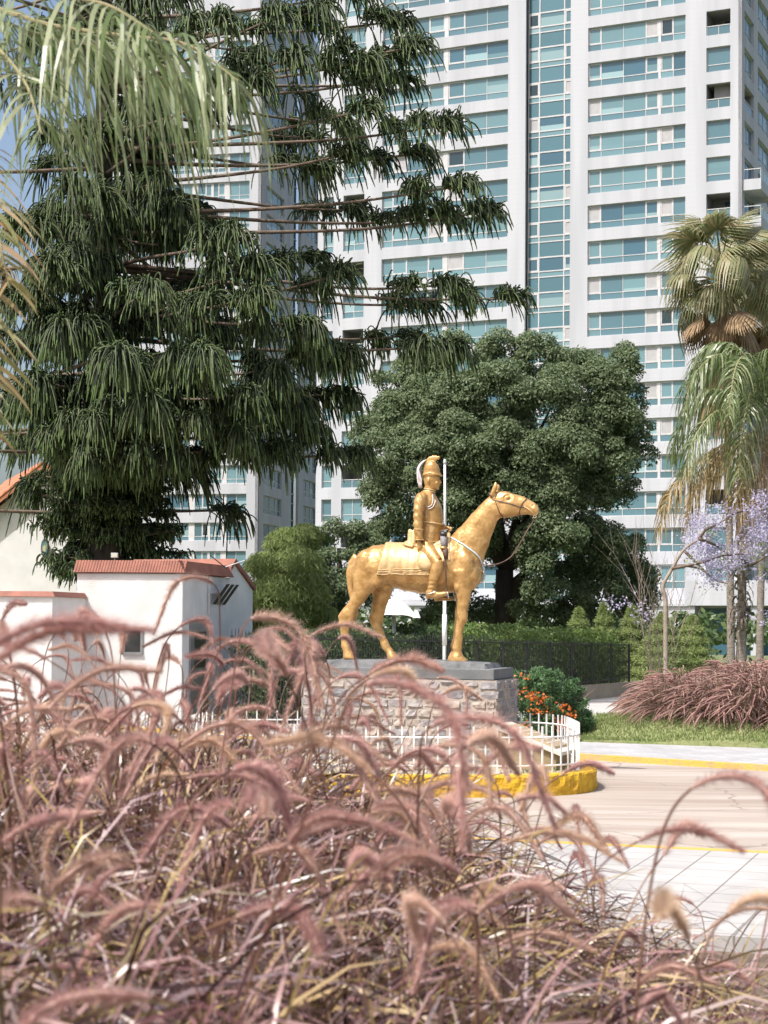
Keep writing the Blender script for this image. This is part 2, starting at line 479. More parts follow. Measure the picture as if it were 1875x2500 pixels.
def balcony(fc, parent, u0, u1, z0, z1, depth=2.4, glass_back=True):
    """open loggia: room-deep recess with floor, ceiling, side walls and a glass rail"""
    mb_ = MB()
    t = .1
    fc.box(mb_, u0 - t, u1 + t, z0 - t, z0, -depth, -.33); fc.box(mb_, u0 - t, u1 + t, z1, z1 + t, -depth, -.33)
    fc.box(mb_, u0 - t, u0, z0, z1, -depth, -.33); fc.box(mb_, u1, u1 + t, z0, z1, -depth, -.33)
    fc.box(mb_, u0 - t, u1 + t, z0 - t, z1 + t, -depth - .1, -depth)
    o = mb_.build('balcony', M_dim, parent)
    rl = MB(); zr = z0 + .36 * (z1 - z0)
    fc.box(rl, u0, u1, zr, zr + .06, -.14, -.06)
    for k in range(3):
        uu = lerp(u0 + .03, u1 - .03, k / 2); fc.box(rl, uu - .02, uu + .02, z0, zr, -.12, -.08)
    fc.quad(rl, u0 + .05, u1 - .05, z0 + .05, zr - .02, -.10, 1)
    rl.build('railing', [M_rail, G_mid], o)
    if glass_back:
        g = MB(); fc.quad(g, u0 + .1, u0 + .5 * (u1 - u0), z0, z1 - .2, -depth + .02, 0); g.build('balcony_door', [G_dark], o)
    return o

# ---- right tower ---------------------------------------------------------
aA = R(24)
OA = at(1812, 700, 140); OA.z = 0
A = Facade(OA, (-math.cos(aA), math.sin(aA), 0), (-math.sin(aA), -math.cos(aA), 0))
ta = empty('apartment_tower', OA, 0, 'white apartment tower with teal ribbon windows and a full-height glass strip, right of the pine', 'building')
ta.location = (0, 0, 0)
zr0 = A.uv(1673, 1287)[1]; zr5 = A.uv(1673, 837)[1]
ST = (zr5 - zr0) / 5.0
WH = 0.665 * ST
NR = 18
ra = random.Random(21)
rowsA = [(zr0 + k * ST - WH, zr0 + k * ST) for k in range(-1, NR)]
uA = lambda px: A.uv(px, 700)[0]
ZT = rowsA[-1][1] + 3
wl = MB()
cs_small = (uA(1783), uA(1724)); cs_rib = (uA(1673), uA(1434))
u_c1, u_c0 = uA(1391), uA(1281)           # glass strip
cs_ribL = (uA(1238), uA(931)); cs_s2 = (uA(888), uA(837)); cs_s3 = (uA(813), uA(789)); uEnd = uA(775)
zb = zr0 - ST * 2.2
grid_wall(A, wl, 0.0, u_c1, zb, ZT, rowsA, [cs_small, cs_rib])
grid_wall(A, wl, u_c0, uEnd, zb, ZT, rowsA, [cs_ribL, cs_s2, cs_s3])
PAN = [(0, .132), (.132, .362), (.362, .592), (.592, .722), (.722, .746), (.746, .872), (.872, 1)]
inv = lambda P: [(1 - b_, 1 - a) for a, b_ in P][::-1]
# u runs right to left, so mirror the panel list
PANR = [(1 - b_, 1 - a) for a, b_ in PAN]
PANL = [(0, .16), (.16, .335), (.335, .41), (.41, .44), (.44, .545), (.545, .73), (.73, .87), (.87, 1)]
PANL = [(0, .17), (.17, .345), (.345, .475), (.475, .505), (.505, .63), (.63, .80), (.80, .92), (.92, 1)]
for k, (a, b_) in enumerate(rowsA):
    window(A, ta, cs_rib[0], cs_rib[1], a, b_, ra, PANR, sash=(0, 3, 5), solid=(4,))
    window(A, ta, cs_ribL[0], cs_ribL[1], a, b_, ra, PANL, sash=(2, 4, 6), solid=(3,))
    if k in (13, 15, 10) or k in (2,):
        balcony(A, ta, cs_small[0], cs_small[1], a, b_) 
    else: window(A, ta, cs_small[0], cs_small[1], a, b_, ra, [(0, 1)])
    if k % 2 == 1 and k < 14: balcony(A, ta, cs_s2[0], cs_s2[1], a - .1, b_)
    else: window(A, ta, cs_s2[0], cs_s2[1], a, b_, ra, [(0, .5), (.5, 1)])
    if k < 12: window(A, ta, cs_s3[0], cs_s3[1], a, b_, ra, [(0, 1)])
    else:
        A.box(wl, cs_s3[0], cs_s3[1], a + .002, b_ - .002, -.30, -.05)
# full-height glass strip, set back
fr, pn = MB(), MB()
rec = -.75
UW = u_c0 - u_c1
fx = [0, .19, .745, 1.0]       # from the right
for (a, b_) in [(u_c1, u_c1 + .08), (u_c0 - .08, u_c0)]: A.box(fr, a, b_, zb, ZT, rec - .05, rec + .06)
for q in fx[1:3]:
    A.box(fr, u_c1 + q * UW - .05, u_c1 + q * UW + .05, zb, ZT, rec - .05, rec + .05)
for k in range(-2, NR + 1):
    zt_ = A.uv(1391, 14)[1] - 15 * ST + k * ST      # top of a vision band
    zv, zs, zl = zt_ - .40 * ST, zt_ - .56 * ST, zt_ - ST
    for zz, hh in ((zt_, .06), (zv, .05), (zs, .045)): A.box(fr, u_c1 + .08, u_c0 - .08, zz - hh, zz + hh, rec - .04, rec + .045)
    base = pick(ra)
    for i in range(3):
        ua, ub = u_c1 + fx[i] * UW, u_c1 + fx[i + 1] * UW
        up = base
        if i != 1:
            q = ra.random(); up = 4 if q < .22 else (5 if q < .34 else base)
            A.box(fr, ua + .1, ub - .1, zt_ - .16, zt_ - .06, rec - .04, rec + .04); A.box(fr, ua + .1, ub - .1, zv + .05, zv + .14, rec - .04, rec + .04)
            A.box(fr, ua + .06, ua + .16, zv + .05, zt_ - .06, rec - .04, rec + .038); A.box(fr, ub - .16, ub - .06, zv + .05, zt_ - .06, rec - .04, rec + .038)
        zm = zt_
        if up < 3 and ra.random() < .5:  # paler lower pane again stands for the reflected horizon
            zm = lerp(zv, zt_, ra.uniform(.35, .75)); A.quad(pn, ua, ub, zm, zt_, rec, up); A.quad(pn, ua, ub, zv, zm, rec, 3)
        else: A.quad(pn, ua, ub, zv, zt_, rec, up)
        A.quad(pn, ua, ub, zs, zv, rec, 0 if ra.random() < .6 else 3)
        A.quad(pn, ua, ub, zl, zs, rec, 6)
cw = fr.build('curtain_wall', M_mull, ta)
pn.build('pane', GL, cw)
# side wall to the right of the corner
SA = Facade(OA, (math.sin(aA), math.cos(aA), 0), (math.cos(aA), -math.sin(aA), 0))
uS = lambda px: SA.uv(px, 700)[0]
c1, c2 = (.9, 4.6), (6.2, 12.5)
grid_wall(SA, wl, 0.0, 26, zb, ZT, rowsA, [c1, c2])
for k, (a, b_) in enumerate(rowsA):
    if k in (13, 9, 8): balcony(SA, ta, c1[0], c1[1], a, b_, glass_back=False)
    else: window(SA, ta, c1[0], c1[1], a, b_, ra, [(0, .45), (.45, 1)])
    window(SA, ta, c2[0], c2[1], a, b_, ra, [(0, .25), (.25, .5), (.5, .75), (.75, 1)])
# core, roof, podium
A.box(wl, .35, uEnd, ZT, ZT + 1.0, -24, -.01)
wl.build('wall', M_clad, ta)
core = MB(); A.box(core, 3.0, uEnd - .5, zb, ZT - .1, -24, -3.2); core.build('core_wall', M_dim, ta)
# projecting corner balconies on the side wall
for (k) in (8, 9, 10, 11):
    a, b_ = rowsA[k]
    bb = MB(); SA.box(bb, .2, 5.0, a - .95, a - .05, .002, 1.5); ob = bb.build('corner_balcony', M_clad, ta)
    rl = MB(); SA.box(rl, .25, 4.95, a + .75, a + .81, 1.42, 1.48)
    for q in range(5): SA.box(rl, .3 + q * 1.12, .35 + q * 1.12, a - .05, a + .75, 1.43, 1.47)
    SA.quad(rl, .3, 4.9, a, a + .72, 1.45, 1); SA.box(rl, .25, .3, a + .75, a + .81, 0.01, 1.42)
    rl.build('railing', [M_rail, G_pale], ob)
# low podium block with cornice and portico
pod = MB()
zp = A.uv(1500, 1466)[1]
A.box(pod, -3.0, uEnd, -.1, zp - .5, -2, 3.0); A.box(pod, -3.2, uEnd, zp - .5, zp - .3, -2, 3.2); A.box(pod, -3.1, uEnd, zp - .3, zp, -2, 3.1)
A.box(pod, 5.0, uEnd, zp, zb, -2, -.33)
pod.build('podium', M_clad, ta)
por = MB()
for (pa, pb) in ((1812, 1830), (1712, 1730), (1862, 1885)):
    A.box(por, uA(pb), uA(pa), -.1, zb + .2, 3.2, 4.6)
A.box(por, -6, uA(1708), zb + .2, zb + 2.2, -.34, 4.8)
por.build('portico', M_clad, ta)
dk = MB(); A.box(dk, -3.0, uA(1735), -.1, zb, 2.9, 3.02); dk.build('recess_shade_panel', G_dark, ta)  # dark panel standing in for the shade of the portico recess

# ---- left tower ----------------------------------------------------------
aB = R(12.9)
OB = at(633, 900, 180); OB.z = 0
B = Facade(OB, (-math.cos(aB), math.sin(aB), 0), (-math.sin(aB), -math.cos(aB), 0))
SB = Facade(OB, (math.sin(aB), math.cos(aB), 0), (math.cos(aB), -math.sin(aB), 0))
tb = empty('apartment_tower', (0, 0, 0), 0, 'white apartment tower with teal windows standing behind the big dark pine', 'building')
zB0 = B.uv(600, 1345)[1]; STB = (B.uv(600, 1205)[1] - zB0) / 2
rowsB = [(zB0 + k * STB - .64 * STB, zB0 + k * STB) for k in range(-2, 20)]
uB = lambda px: B.uv(px, 1250)[0]
wb = MB(); rb = random.Random(5)
cr1, cr2 = (uB(601), uB(400)), (uB(394), uB(318))
ZTB = rowsB[-1][1] + 3; zbB = -.1; uEB = uB(232)
grid_wall(B, wb, 0, uEB, zbB, ZTB, rowsB, [cr1, cr2])
PB = [(0, .125), (.125, .245), (.245, .30), (.30, .385), (.385, .44), (.44, .46), (.46, .54), (.54, .63), (.63, .70), (.70, .80), (.80, 1)]
cS1, cS2 = (2.0, 8.8), (17.6, 23.6)
grid_wall(SB, wb, 0, 12.6, zbB, ZTB, rowsB, [cS1])
grid_wall(SB, wb, 15.6, 25, zbB, ZTB, rowsB, [(cS2)])
for k, (a, b_) in enumerate(rowsB):
    window(B, tb, cr1[0], cr1[1], a, b_, rb, PB, sash=(3, 6), solid=(2, 5, 8), tr=.24)
    balcony(B, tb, cr2[0], cr2[1], a - .0, b_)
    window(SB, tb, cS1[0], cS1[1], a, b_, rb, [(0, .12), (.12, .42), (.42, .72), (.72, 1)], tr=.3)
    window(SB, tb, cS2[0], cS2[1], a, b_, rb, [(0, .3), (.3, .6), (.6, .8), (.8, 1)], tr=.3)
B.box(wb, .2, uEB, ZTB, ZTB + 1, -24, -.01)
wb.build('wall', M_clad, tb)
cb = MB(); B.box(cb, 3, uEB - .5, 0, ZTB - .1, -24, -3.2); cb.build('core_wall', M_dim, tb)
gs = MB(); fs_ = MB()
SB.quad(gs, 12.6, 15.6, 0, ZTB, -.6, 0)
for k, (a, b_) in enumerate(rowsB):
    SB.box(fs_, 12.6, 15.6, a - .06, a + .06, -.65, -.5); SB.box(fs_, 12.6, 15.6, b_ - .05, b_ + .05, -.65, -.5)
cwb = fs_.build('curtain_wall', M_mull, tb); gs.build('pane', G_dark, cwb)
# ================================================================== statue
from mathutils.bvhtree import BVHTree
def goldm(name, c1, c2, rough=0.36, metal=0.2):
    mt = pm(name, c1, c2, 9, rough, 0.22, metal, 0.5, bscale=38, contrast=(.38, .66), rvar=0.09)
    return mt
M_gold = goldm('gold_paint', (0.57, 0.35, 0.14), (0.38, 0.21, 0.065), 0.34, 0.34)
M_gold2 = goldm('gold_paint_pale', (0.62, 0.44, 0.23), (0.54, 0.36, 0.16), 0.42)
M_strap = pm('brown_leather', (0.075, 0.038, 0.026), (0.13, 0.075, 0.055), 18, 0.5, 0.2)
M_blackl = pm('black_leather', (0.018, 0.018, 0.02), (0.03, 0.03, 0.03), 9, 0.4)
M_greyl = pm('grey_holster', (0.16, 0.15, 0.16), (0.24, 0.23, 0.24), 12, 0.5, 0.3)
M_steel = pm('steel', (0.62, 0.62, 0.62), None, 9, 0.3, 0, 0.9)
M_teal = pm('pale_blue_strap', (0.36, 0.58, 0.62), (0.55, 0.62, 0.62), 6, 0.35)
M_hair = pm('white_horsehair', (0.72, 0.66, 0.66), (0.58, 0.52, 0.52), 30, 0.6)

TH = R(16)
def P(zx, zy, y=0.0):
    return Vector(((zx - 564) / 473.8 - y * 0.2867, y, (1480 - zy) / 493))
Pc = at(1206, 1661, 22.6)                       # front right corner of the slab
dl = Vector((-math.cos(TH), math.sin(TH), 0)); db = Vector((math.sin(TH), math.cos(TH), 0))
SL, SW = 2.60, 1.26
Zslab0 = Pc.z; 
Cen = Pc + dl * (SL / 2) + db * (SW / 2)
Zhoof = at(1004, 1611.5, Cen.y).z
ROOT = Vector((Cen.x, Cen.y, Zhoof))

def rings(spec, n=20, pw=2.0):
    out = []
    for q in spec:
        (ax, ay), (bx, by), hw = q[0], q[1], q[2]
        yc = q[3] if len(q) > 3 else 0.0
        a, b = P(ax, ay, yc), P(bx, by, yc)
        c, h = (a + b) / 2, (a - b) / 2
        r_ = []
        for k in range(n):
            t = 2 * math.pi * k / n
            ct, st = math.cos(t), math.sin(t)
            if pw != 2.0:
                ct = math.copysign(abs(ct) ** (2 / pw), ct); st = math.copysign(abs(st) ** (2 / pw), st)
            q_ = c + h * ct
            yy = hw * st
            r_.append(Vector((q_.x - yy * 0.0, q_.y + yy, q_.z)))
        out.append(r_)
    return out
def ell(mb, c, r, n=14, rot=None):
    vs, fs = [], []
    for i in range(1, n):
        th = math.pi * i / n
        for k in range(n):
            ph = 2 * math.pi * k / n
            v = Vector((r[0] * math.sin(th) * math.cos(ph), r[1] * math.sin(th) * math.sin(ph), r[2] * math.cos(th)))
            if rot: v = rot @ v
            vs.append(Vector(c) + v)
    top = Vector((0, 0, r[2])); bt = Vector((0, 0, -r[2]))
    if rot: top, bt = rot @ top, rot @ bt
    vs += [Vector(c) + top, Vector(c) + bt]
    N = len(vs)
    for i in range(n - 2):
        for k in range(n):
            fs.append((i * n + k, (i + 1) * n + k, (i + 1) * n + (k + 1) % n, i * n + (k + 1) % n))
    for k in range(n):
        fs.append((N - 2, k, (k + 1) % n)); fs.append((N - 1, (n - 2) * n + (k + 1) % n, (n - 2) * n + k))
    mb.add(vs, fs)
def fuse(name, mb, mat, vox=0.012, smooth=6, fac=0.5):
    me = mb.mesh(name + '_raw', mat)
    bm = bmesh.new(); bm.from_mesh(me); bmesh.ops.recalc_face_normals(bm, faces=bm.faces); bm.to_mesh(me); bm.free()
    o = bpy.data.objects.new(name, me); COL.objects.link(o)
    md = o.modifiers.new('r', 'REMESH'); md.mode = 'VOXEL'; md.voxel_size = vox; md.use_smooth_shade = True
    sm = o.modifiers.new('s', 'SMOOTH'); sm.iterations = smooth; sm.factor = fac
    dg = bpy.context.evaluated_depsgraph_get()
    nm = bpy.data.meshes.new_from_object(o.evaluated_get(dg))
    nm.name = name
    bpy.data.objects.remove(o); bpy.data.meshes.remove(me)
    nm.materials.clear(); nm.materials.append(mat)
    nm.polygons.foreach_set('use_smooth', [True] * len(nm.polygons))
    return nm
def dents(me, fn):
    n = len(me.vertices); co = np.empty(n * 3); me.vertices.foreach_get('co', co); co = co.reshape(-1, 3)
    no = np.empty(n * 3); me.vertex_normals.foreach_get('vector', no); no = no.reshape(-1, 3)
    d = fn(co, no); co += no * d[:, None]
    me.vertices.foreach_set('co', co.ravel()); me.update()

st = empty('equestrian_statue', ROOT, -TH, 'gold painted statue of a helmeted cavalry soldier on a standing horse, on the stone plinth', 'statue')

# --- the horse
hb = MB()
hb.loft(rings([((168, 850), (170, 940), .10), ((188, 790), (196, 985), .19), ((235, 737), (250, 1005), .245), ((310, 705), (330, 1000), .275), ((400, 692), (420, 985), .28),
               ((500, 695), (520, 1012), .285), ((600, 703), (620, 1030), .29), ((700, 700), (720, 1034), .285), ((780, 680), (800, 1030), .265), ((845, 650), (870, 1022), .245),
               ((930, 665), (930, 1015), .225), ((985, 745), (980, 1008), .19), ((1022, 820), (1010, 970), .13), ((1040, 870), (1034, 930), .06)], 28))
hb.loft(rings([((770, 700), (930, 980), .19), ((832, 640), (1030, 860), .165), ((890, 578), (1056, 770), .142), ((950, 510), (1080, 690), .122), ((1010, 447), (1106, 610), .105), ((1060, 396), (1132, 545), .092), ((1098, 362), (1160, 520), .08)], 24))
hb.loft(rings([((1078, 375), (1130, 505), .06), ((1100, 355), (1148, 522), .082), ((1140, 347), (1175, 528), .095), ((1180, 349), (1205, 527), .098), ((1225, 360), (1235, 519), .09), ((1270, 375), (1266, 511), .075),
               ((1312, 391), (1298, 506), .062), ((1345, 407), (1325, 508), .058), ((1378, 428), (1350, 515), .058), ((1398, 455), (1374, 516), .05), ((1404, 480), (1392, 508), .03)], 22))
NH = -.135
hind = [((170, 860), (385, 860), .12), ((166, 915), (378, 915), .125), ((168, 965), (350, 975), .115), ((170, 1020), (292, 1035), .093), ((143, 1080), (238, 1100), .072), ((102, 1140), (192, 1156), .056), ((68, 1186), (178, 1190), .051),
        ((74, 1225), (160, 1236), .044), ((84, 1290), (143, 1290), .037), ((88, 1350), (145, 1350), .037), ((86, 1392), (154, 1390), .044), ((106, 1422), (160, 1416), .041), ((107, 1446), (176, 1438), .052), ((103, 1470), (200, 1468), .066), ((104, 1479), (206, 1479), .068)]
hb.loft(rings([(a, b, h, NH) for a, b, h in hind], 20))
hindf = [((230, 860), (420, 860), .12), ((270, 930), (450, 930), .115), ((290, 985), (455, 965), .108), ((300, 1035), (440, 1005), .098), ((301, 1090), (410, 1080), .08), ((293, 1145), (388, 1142), .06), ((274, 1196), (378, 1192), .051),
         ((292, 1242), (368, 1252), .044), ((325, 1309), (385, 1305), .038), ((351, 1358), (410, 1350), .038), ((368, 1405), (434, 1394), .044), ((392, 1430), (449, 1418), .041), ((407, 1448), (462, 1436), .052), ((404, 1470), (488, 1468), .066), ((405, 1479), (494, 1479), .068)]
hb.loft(rings([(a, b, h, .135) for a, b, h in hindf], 20))
fore = [((800, 880), (985, 880), .13), ((835, 950), (978, 955), .11), ((862, 1002), (966, 1005), .088), ((868, 1060), (952, 1070), .071), ((870, 1120), (943, 1130), .06), ((866, 1170), (940, 1178), .056), ((863, 1210), (934, 1212), .054),
        ((860, 1250), (915, 1250), .042), ((855, 1330), (905, 1330), .038), ((836, 1392), (904, 1386), .046), ((846, 1422), (900, 1418), .042), ((828, 1450), (912, 1443), .056), ((815, 1476), (932, 1474), .068), ((812, 1488), (936, 1488), .07)]
hb.loft(rings([(a, b, h, -.13) for a, b, h in fore], 20))
hb.loft(rings([((a[0] - 8, a[1] - 8 if i < 13 else a[1] - 6), (b[0] - 10, b[1] - 8 if i < 13 else b[1] - 6), h, .13) for i, (a, b, h) in enumerate(fore)], 20))
for s_ in (-1, 1):
    ell(hb, P(905, 850, s_ * .15), (.16, .105, .22)); ell(hb, P(262, 830, s_ * .145), (.17, .125, .2)); ell(hb, P(340, 930, s_ * .17), (.11, .10, .13))
    ell(hb, P(965, 900, s_ * .10), (.10, .10, .15)); ell(hb, P(875, 985, s_ * .16), (.07, .07, .08)); ell(hb, P(1180, 470, s_ * .062), (.075, .036, .09))
ell(hb, P(400, 985, 0), (.10, .08, .07)); ell(hb, P(1372, 470, 0), (.045, .062, .06))
tail = [P(188, 770), P(158, 825), P(148, 900), P(158, 990), P(176, 1080), P(186, 1160), P(172, 1215), P(158, 1262)]
hb.tube(tail, [.04, .055, .06, .058, .052, .046, .036, .012], 12)
for s_, bx, tx, ty in ((-1, 1098, 1117, 298), (1, 1124, 1137, 309)):
    hb.loft(rings([((bx - 24, 390), (bx + 22, 376), .036, s_ * .055), ((bx - 16, 352), (bx + 24, 345), .036, s_ * .062), ((bx + 0, 318), (tx + 14, 314), .026, s_ * .06), ((tx - 7, ty - 12), (tx + 5, ty - 12), .012, s_ * .058)], 10))
hm = fuse('horse', hb, M_gold, 0.0115, 7)
eyeN = P(1196, 393, 0); nosN = P(1357, 446, 0)
def horse_dents(co, no):
    d = np.zeros(len(co))
    for (c, r0, dep, bulge) in ((eyeN, .040, -.016, .016), (nosN, .018, -.02, 0)):
        for s_ in (-1, 1):
            sel = (co[:, 1] * s_ > .02)
            rr_ = np.hypot(co[:, 0] - (c.x - s_ * .08 * .2867), (co[:, 2] - c.z) * 1.25)
            d += np.where(sel, dep * np.exp(-((rr_ - (r0 if bulge else 0)) / (r0 * .42)) ** 2) + bulge * np.exp(-(rr_ / (r0 * .5)) ** 2), 0)
    # muscle relief and hand-worked plaster undulation
    f = 9.0
    d += .0055 * np.sin(co[:, 0] * 17 + co[:, 2] * 9) * np.sin(co[:, 2] * 13 - co[:, 0] * 5)
    d += np.array([mnoise.noise(Vector(c * 26)) for c in co]) * .0035 + np.array([mnoise.noise(Vector(c * 9 + Vector((5, 0, 0)))) for c in [Vector(q) for q in co]]) * .007
    return d
dents(hm, horse_dents)
horse = link('horse', hm, st)
hbm = bmesh.new(); hbm.from_mesh(hm); BV = BVHTree.FromBMesh(hbm); hbm.free()
def surf(zx, zy, side=-1, off=.006):
    """point on the horse's flank seen at (zx, zy)"""
    p0 = P(zx, zy, 0); o = Vector((p0.x - side * 1.0 * 0.2867, side * 1.0, p0.z))
    if side > 0: o = Vector((p0.x, 1.0, p0.z)); dr = Vector((0, -1, 0))
    else: dr = Vector((p0.x, 0, p0.z)) - o; dr.normalize()
    h, nrm, _, _ = BV.ray_cast(o, dr)
    if h is None: return Vector((p0.x, side * .04, p0.z))
    return h + nrm * off
def smooth_path(pts, n=40):
    """Catmull-Rom through the points"""
    pts = [Vector(p) for p in pts]; out = []
    Q = [pts[0] * 2 - pts[1]] + pts + [pts[-1] * 2 - pts[-2]]
    seg = len(pts) - 1
    for k in range(n + 1):
        t = k / n * seg; i = min(int(t), seg - 1); t -= i
        a, b, c, d = Q[i], Q[i + 1], Q[i + 2], Q[i + 3]
        out.append(0.5 * ((2 * b) + (c - a) * t + (2 * a - 5 * b + 4 * c - d) * t * t + (3 * b - a - 3 * c + d) * t ** 3))
    return out
Z3 = lambda x, y: ((1150 + x / 9.217 - 800) * 2.765, (1170 + y / 9.217 - 1080) * 2.765)
Z2 = lambda x, y: ((980 + x / 10.37 - 800) * 2.765, (1280 + y / 10.37 - 1080) * 2.765)
ZR = lambda x, y: ((980 + x / 11.06 - 800) * 2.765, (1100 + y / 11.06 - 1080) * 2.765)

# --- bridle: cheek strap, brow band, nose band, throat lash on both sides
br = MB()
def onhead(lst, side, r_=.0065, n=30):
    zs = smooth_path([Vector((*Z3(*q), 0)) for q in lst], n)
    br.tube([surf(z.x, z.y, side, .003) for z in zs], r_, 6, flat=.8)
for sd_ in (-1, 1):
    onhead([(375, 400), (450, 520), (620, 580), (800, 620), (960, 670), (1060, 700), (1130, 695)], sd_, .0085)
    onhead([(480, 500), (530, 400), (590, 345)], sd_)
    onhead([(1180, 505), (1080, 610), (1035, 720), (1010, 840)], sd_, .009)
    zs = [surf(*Z3(490, 560), sd_, .004), surf(*Z3(540, 700), sd_, .004), surf(*Z3(600, 830), sd_, .004), P(*Z3(700, 960), sd_ * .03), P(*Z3(830, 1045), sd_ * .005)]
    br.tube(smooth_path(zs, 24), .006, 6)
br.tube(smooth_path([P(*Z3(1010, 840), -.05), P(*Z3(1000, 920), 0), P(*Z3(1010, 840), .05)], 12), .009, 6)
br.tube(smooth_path([surf(*Z3(375, 400), -1, .004), P(*Z3(360, 380), 0) + Vector((0, 0, .012)), surf(*Z3(375, 400), 1, .004)], 12), .0085, 6)
br.build('bridle', M_strap, st, True)
bt = MB()
for s_ in (-1, 1):
    bt.tube([surf(*Z3(1140, 690), s_, .006), P(*Z3(1250, 770), s_ * .07), P(*Z3(1370, 880), s_ * .06)], .0065, 6)
    c = P(*Z3(1350, 905), s_ * .06)
    bt.tube([c + Vector((math.cos(t) * .018, 0, math.sin(t) * .018)) for t in np.linspace(0, 6.283, 14)], .004, 5, cap=False)
    c = surf(*Z3(1140, 690), s_, .008); ell(bt, c, (.014, .006, .014), 8)
bt.build('bit', M_gold2, st, True)
rn = MB()
for s_ in (-1, 1):
    k = s_ * .05
    pts = [P(*Z3(1340, 930), k), P(*Z3(1300, 1040), k), P(*Z3(1180, 1230), k * 1.5), P(*Z3(1060, 1450), k * 2), P(*Z3(850, 1780), k * 3), P(*Z3(600, 1935), k * 3.6), P(*Z3(350, 1982), k * 4), P(*Z3(150, 1955), k * 4.2), P(*Z3(0, 1895), k * 4),
           P(930, 795, k * 4), P(880, 745, k * 3), P(835, 690, k * 2), P(815, 620, .06 + k * .2)]
    rn.tube(smooth_path(pts, 60), [.0075] * 12 + [.0062] * 49, 6)
rn.build('reins', M_strap, st, True)
bs = MB()
for s_ in (-1, 1):
    zs = smooth_path([Vector((x, y, 0)) for x, y in ((822, 655), (890, 695), (960, 745), (1005, 785), (1030, 830))], 22)
    pp = [surf(z.x, z.y, s_, .008) for z in zs] + [P(1046, 885, s_ * .03)]
    bs.tube(pp, .0125, 6, flat=.5)
bs.build('breast_strap', M_teal, st, True)
bl = MB()
bl.tube(smooth_path([P(1046, 880, 0), P(1052, 905, 0), P(1046, 935, 0), P(1030, 965, 0)], 14), .013, 6); ell(bl, P(1045, 888, 0), (.02, .035, .03), 8)
bl.build('strap_tail', M_steel, st, True)

# --- saddle blanket, hugging the barrel
def hug(zx, ang, off):
    """walk round the barrel: ang 0 = spine, +-1.57 = flanks"""
    top, bot = interp(zx, [160, 300, 500, 700, 800, 900], [800, 705, 695, 700, 670, 650]), 1025
    c = P(zx, (top + bot) / 2 + 10, 0)
    dr = Vector((0, -math.sin(ang), math.cos(ang))); dr.x = math.sin(ang) * 0.2867 * .9
    dr.normalize(); o = c + dr * 1.2
    h, nrm, _, _ = BV.ray_cast(o, -dr)
    return (h + nrm * off) if h else c + dr * .3
def blanket(mb, x0f, x1f, amax, nx, na, off, fold=0.0):
    for i in range(nx + 1):
        for j in range(na + 1):
            a = lerp(-amax, amax, j / na)
            t = abs(a) / amax
            zx = lerp(x0f(t), x1f(t), i / nx)
            w_ = fold * math.sin(i * .55 + t * 3) * t * t + fold * .8 * math.sin(i * 1.3 - t * 4) * t
            mb.v.append(hug(zx, a, off + w_ * (1 if i > 3 else i / 3)))
    for i in range(nx):
        for j in range(na):
            q = i * (na + 1) + j
            mb.f.append((q, q + 1, q + na + 2, q + na + 1)); mb.mi.append(0)
mb = MB(); blanket(mb, lambda t: 395 - 62 * t ** 1.3, lambda t: 805 - 30 * t, 1.83, 44, 46, .015, .007)
o = mb.build('saddle_blanket', M_gold2, st, True); md = o.modifiers.new('th', 'SOLIDIFY'); md.thickness = .018; md.offset = 0
mb = MB()
for s_ in (-1, 1):                                    # two rows of braid along the hem
    for aa in (1.80, 1.66, 1.56): mb.tube([hug(lerp(395 - 62 * (aa / 1.83) ** 1.3, 770, i / 40), s_ * aa, .028) for i in range(41)], .0055, 5)
mb.build('blanket_braid', M_gold2, st, True)
# --- saddle: seat, cantle, pommel, flaps
sb_ = MB()
sb_.loft(rings([((520, 680), (520, 735), .12), ((560, 660), (560, 735), .17), ((620, 690), (620, 740), .19), ((700, 700), (700, 750), .19), ((770, 665), (770, 740), .17), ((812, 640), (815, 720), .10)], 18))
sb_.loft(rings([((500, 690), (505, 712), .10), ((540, 685), (540, 722), .22), ((600, 700), (600, 742), .24)], 16))
sb_.tube([P(548, 690, -.13), P(552, 610, -.11), P(552, 610, .11), P(548, 690, .13)], .03, 10)
sb_.tube([P(575, 700, -.16), P(580, 618, -.13), P(580, 618, .13), P(575, 700, .16)], .034, 10)
sb_.tube(smooth_path([P(812, 815, -.25), P(806, 740, -.20), P(808, 660, -.11), P(810, 632, 0), P(808, 660, .11), P(806, 740, .20), P(812, 815, .25)], 26), [.018] * 4 + [.03] * 19 + [.018] * 4, 10)
link('saddle', fuse('saddle', sb_, M_gold2, .011, 5), st)
for s_ in (-1, 1):
    fl = MB()
    outl = [(606, 790), (604, 830), (615, 862), (645, 878), (690, 875), (705, 840), (700, 760), (640, 745)]
    zs = smooth_path([Vector((*q, 0)) for q in outl] + [Vector((606, 790, 0))], 40)[:-1]
    cz = Vector((650, 815, 0))
    o_ = [surf(z.x, z.y, s_, .045) for z in zs]; i_ = [surf(lerp(cz.x, z.x, .5), lerp(cz.y, z.y, .5), s_, .05) for z in zs]; b_ = [surf(z.x, z.y, s_, .018) for z in zs]
    n_ = len(zs); fl.add(o_ + i_ + [surf(cz.x, cz.y, s_, .05)] + b_, [(k, (k + 1) % n_, n_ + (k + 1) % n_, n_ + k) for k in range(n_)] + [(n_ + k, n_ + (k + 1) % n_, 2 * n_) for k in range(n_)] + [(k, 2 * n_ + 1 + k, 2 * n_ + 1 + (k + 1) % n_, (k + 1) % n_) for k in range(n_)])
    fl.build('saddle_flap', M_gold2, st, True)

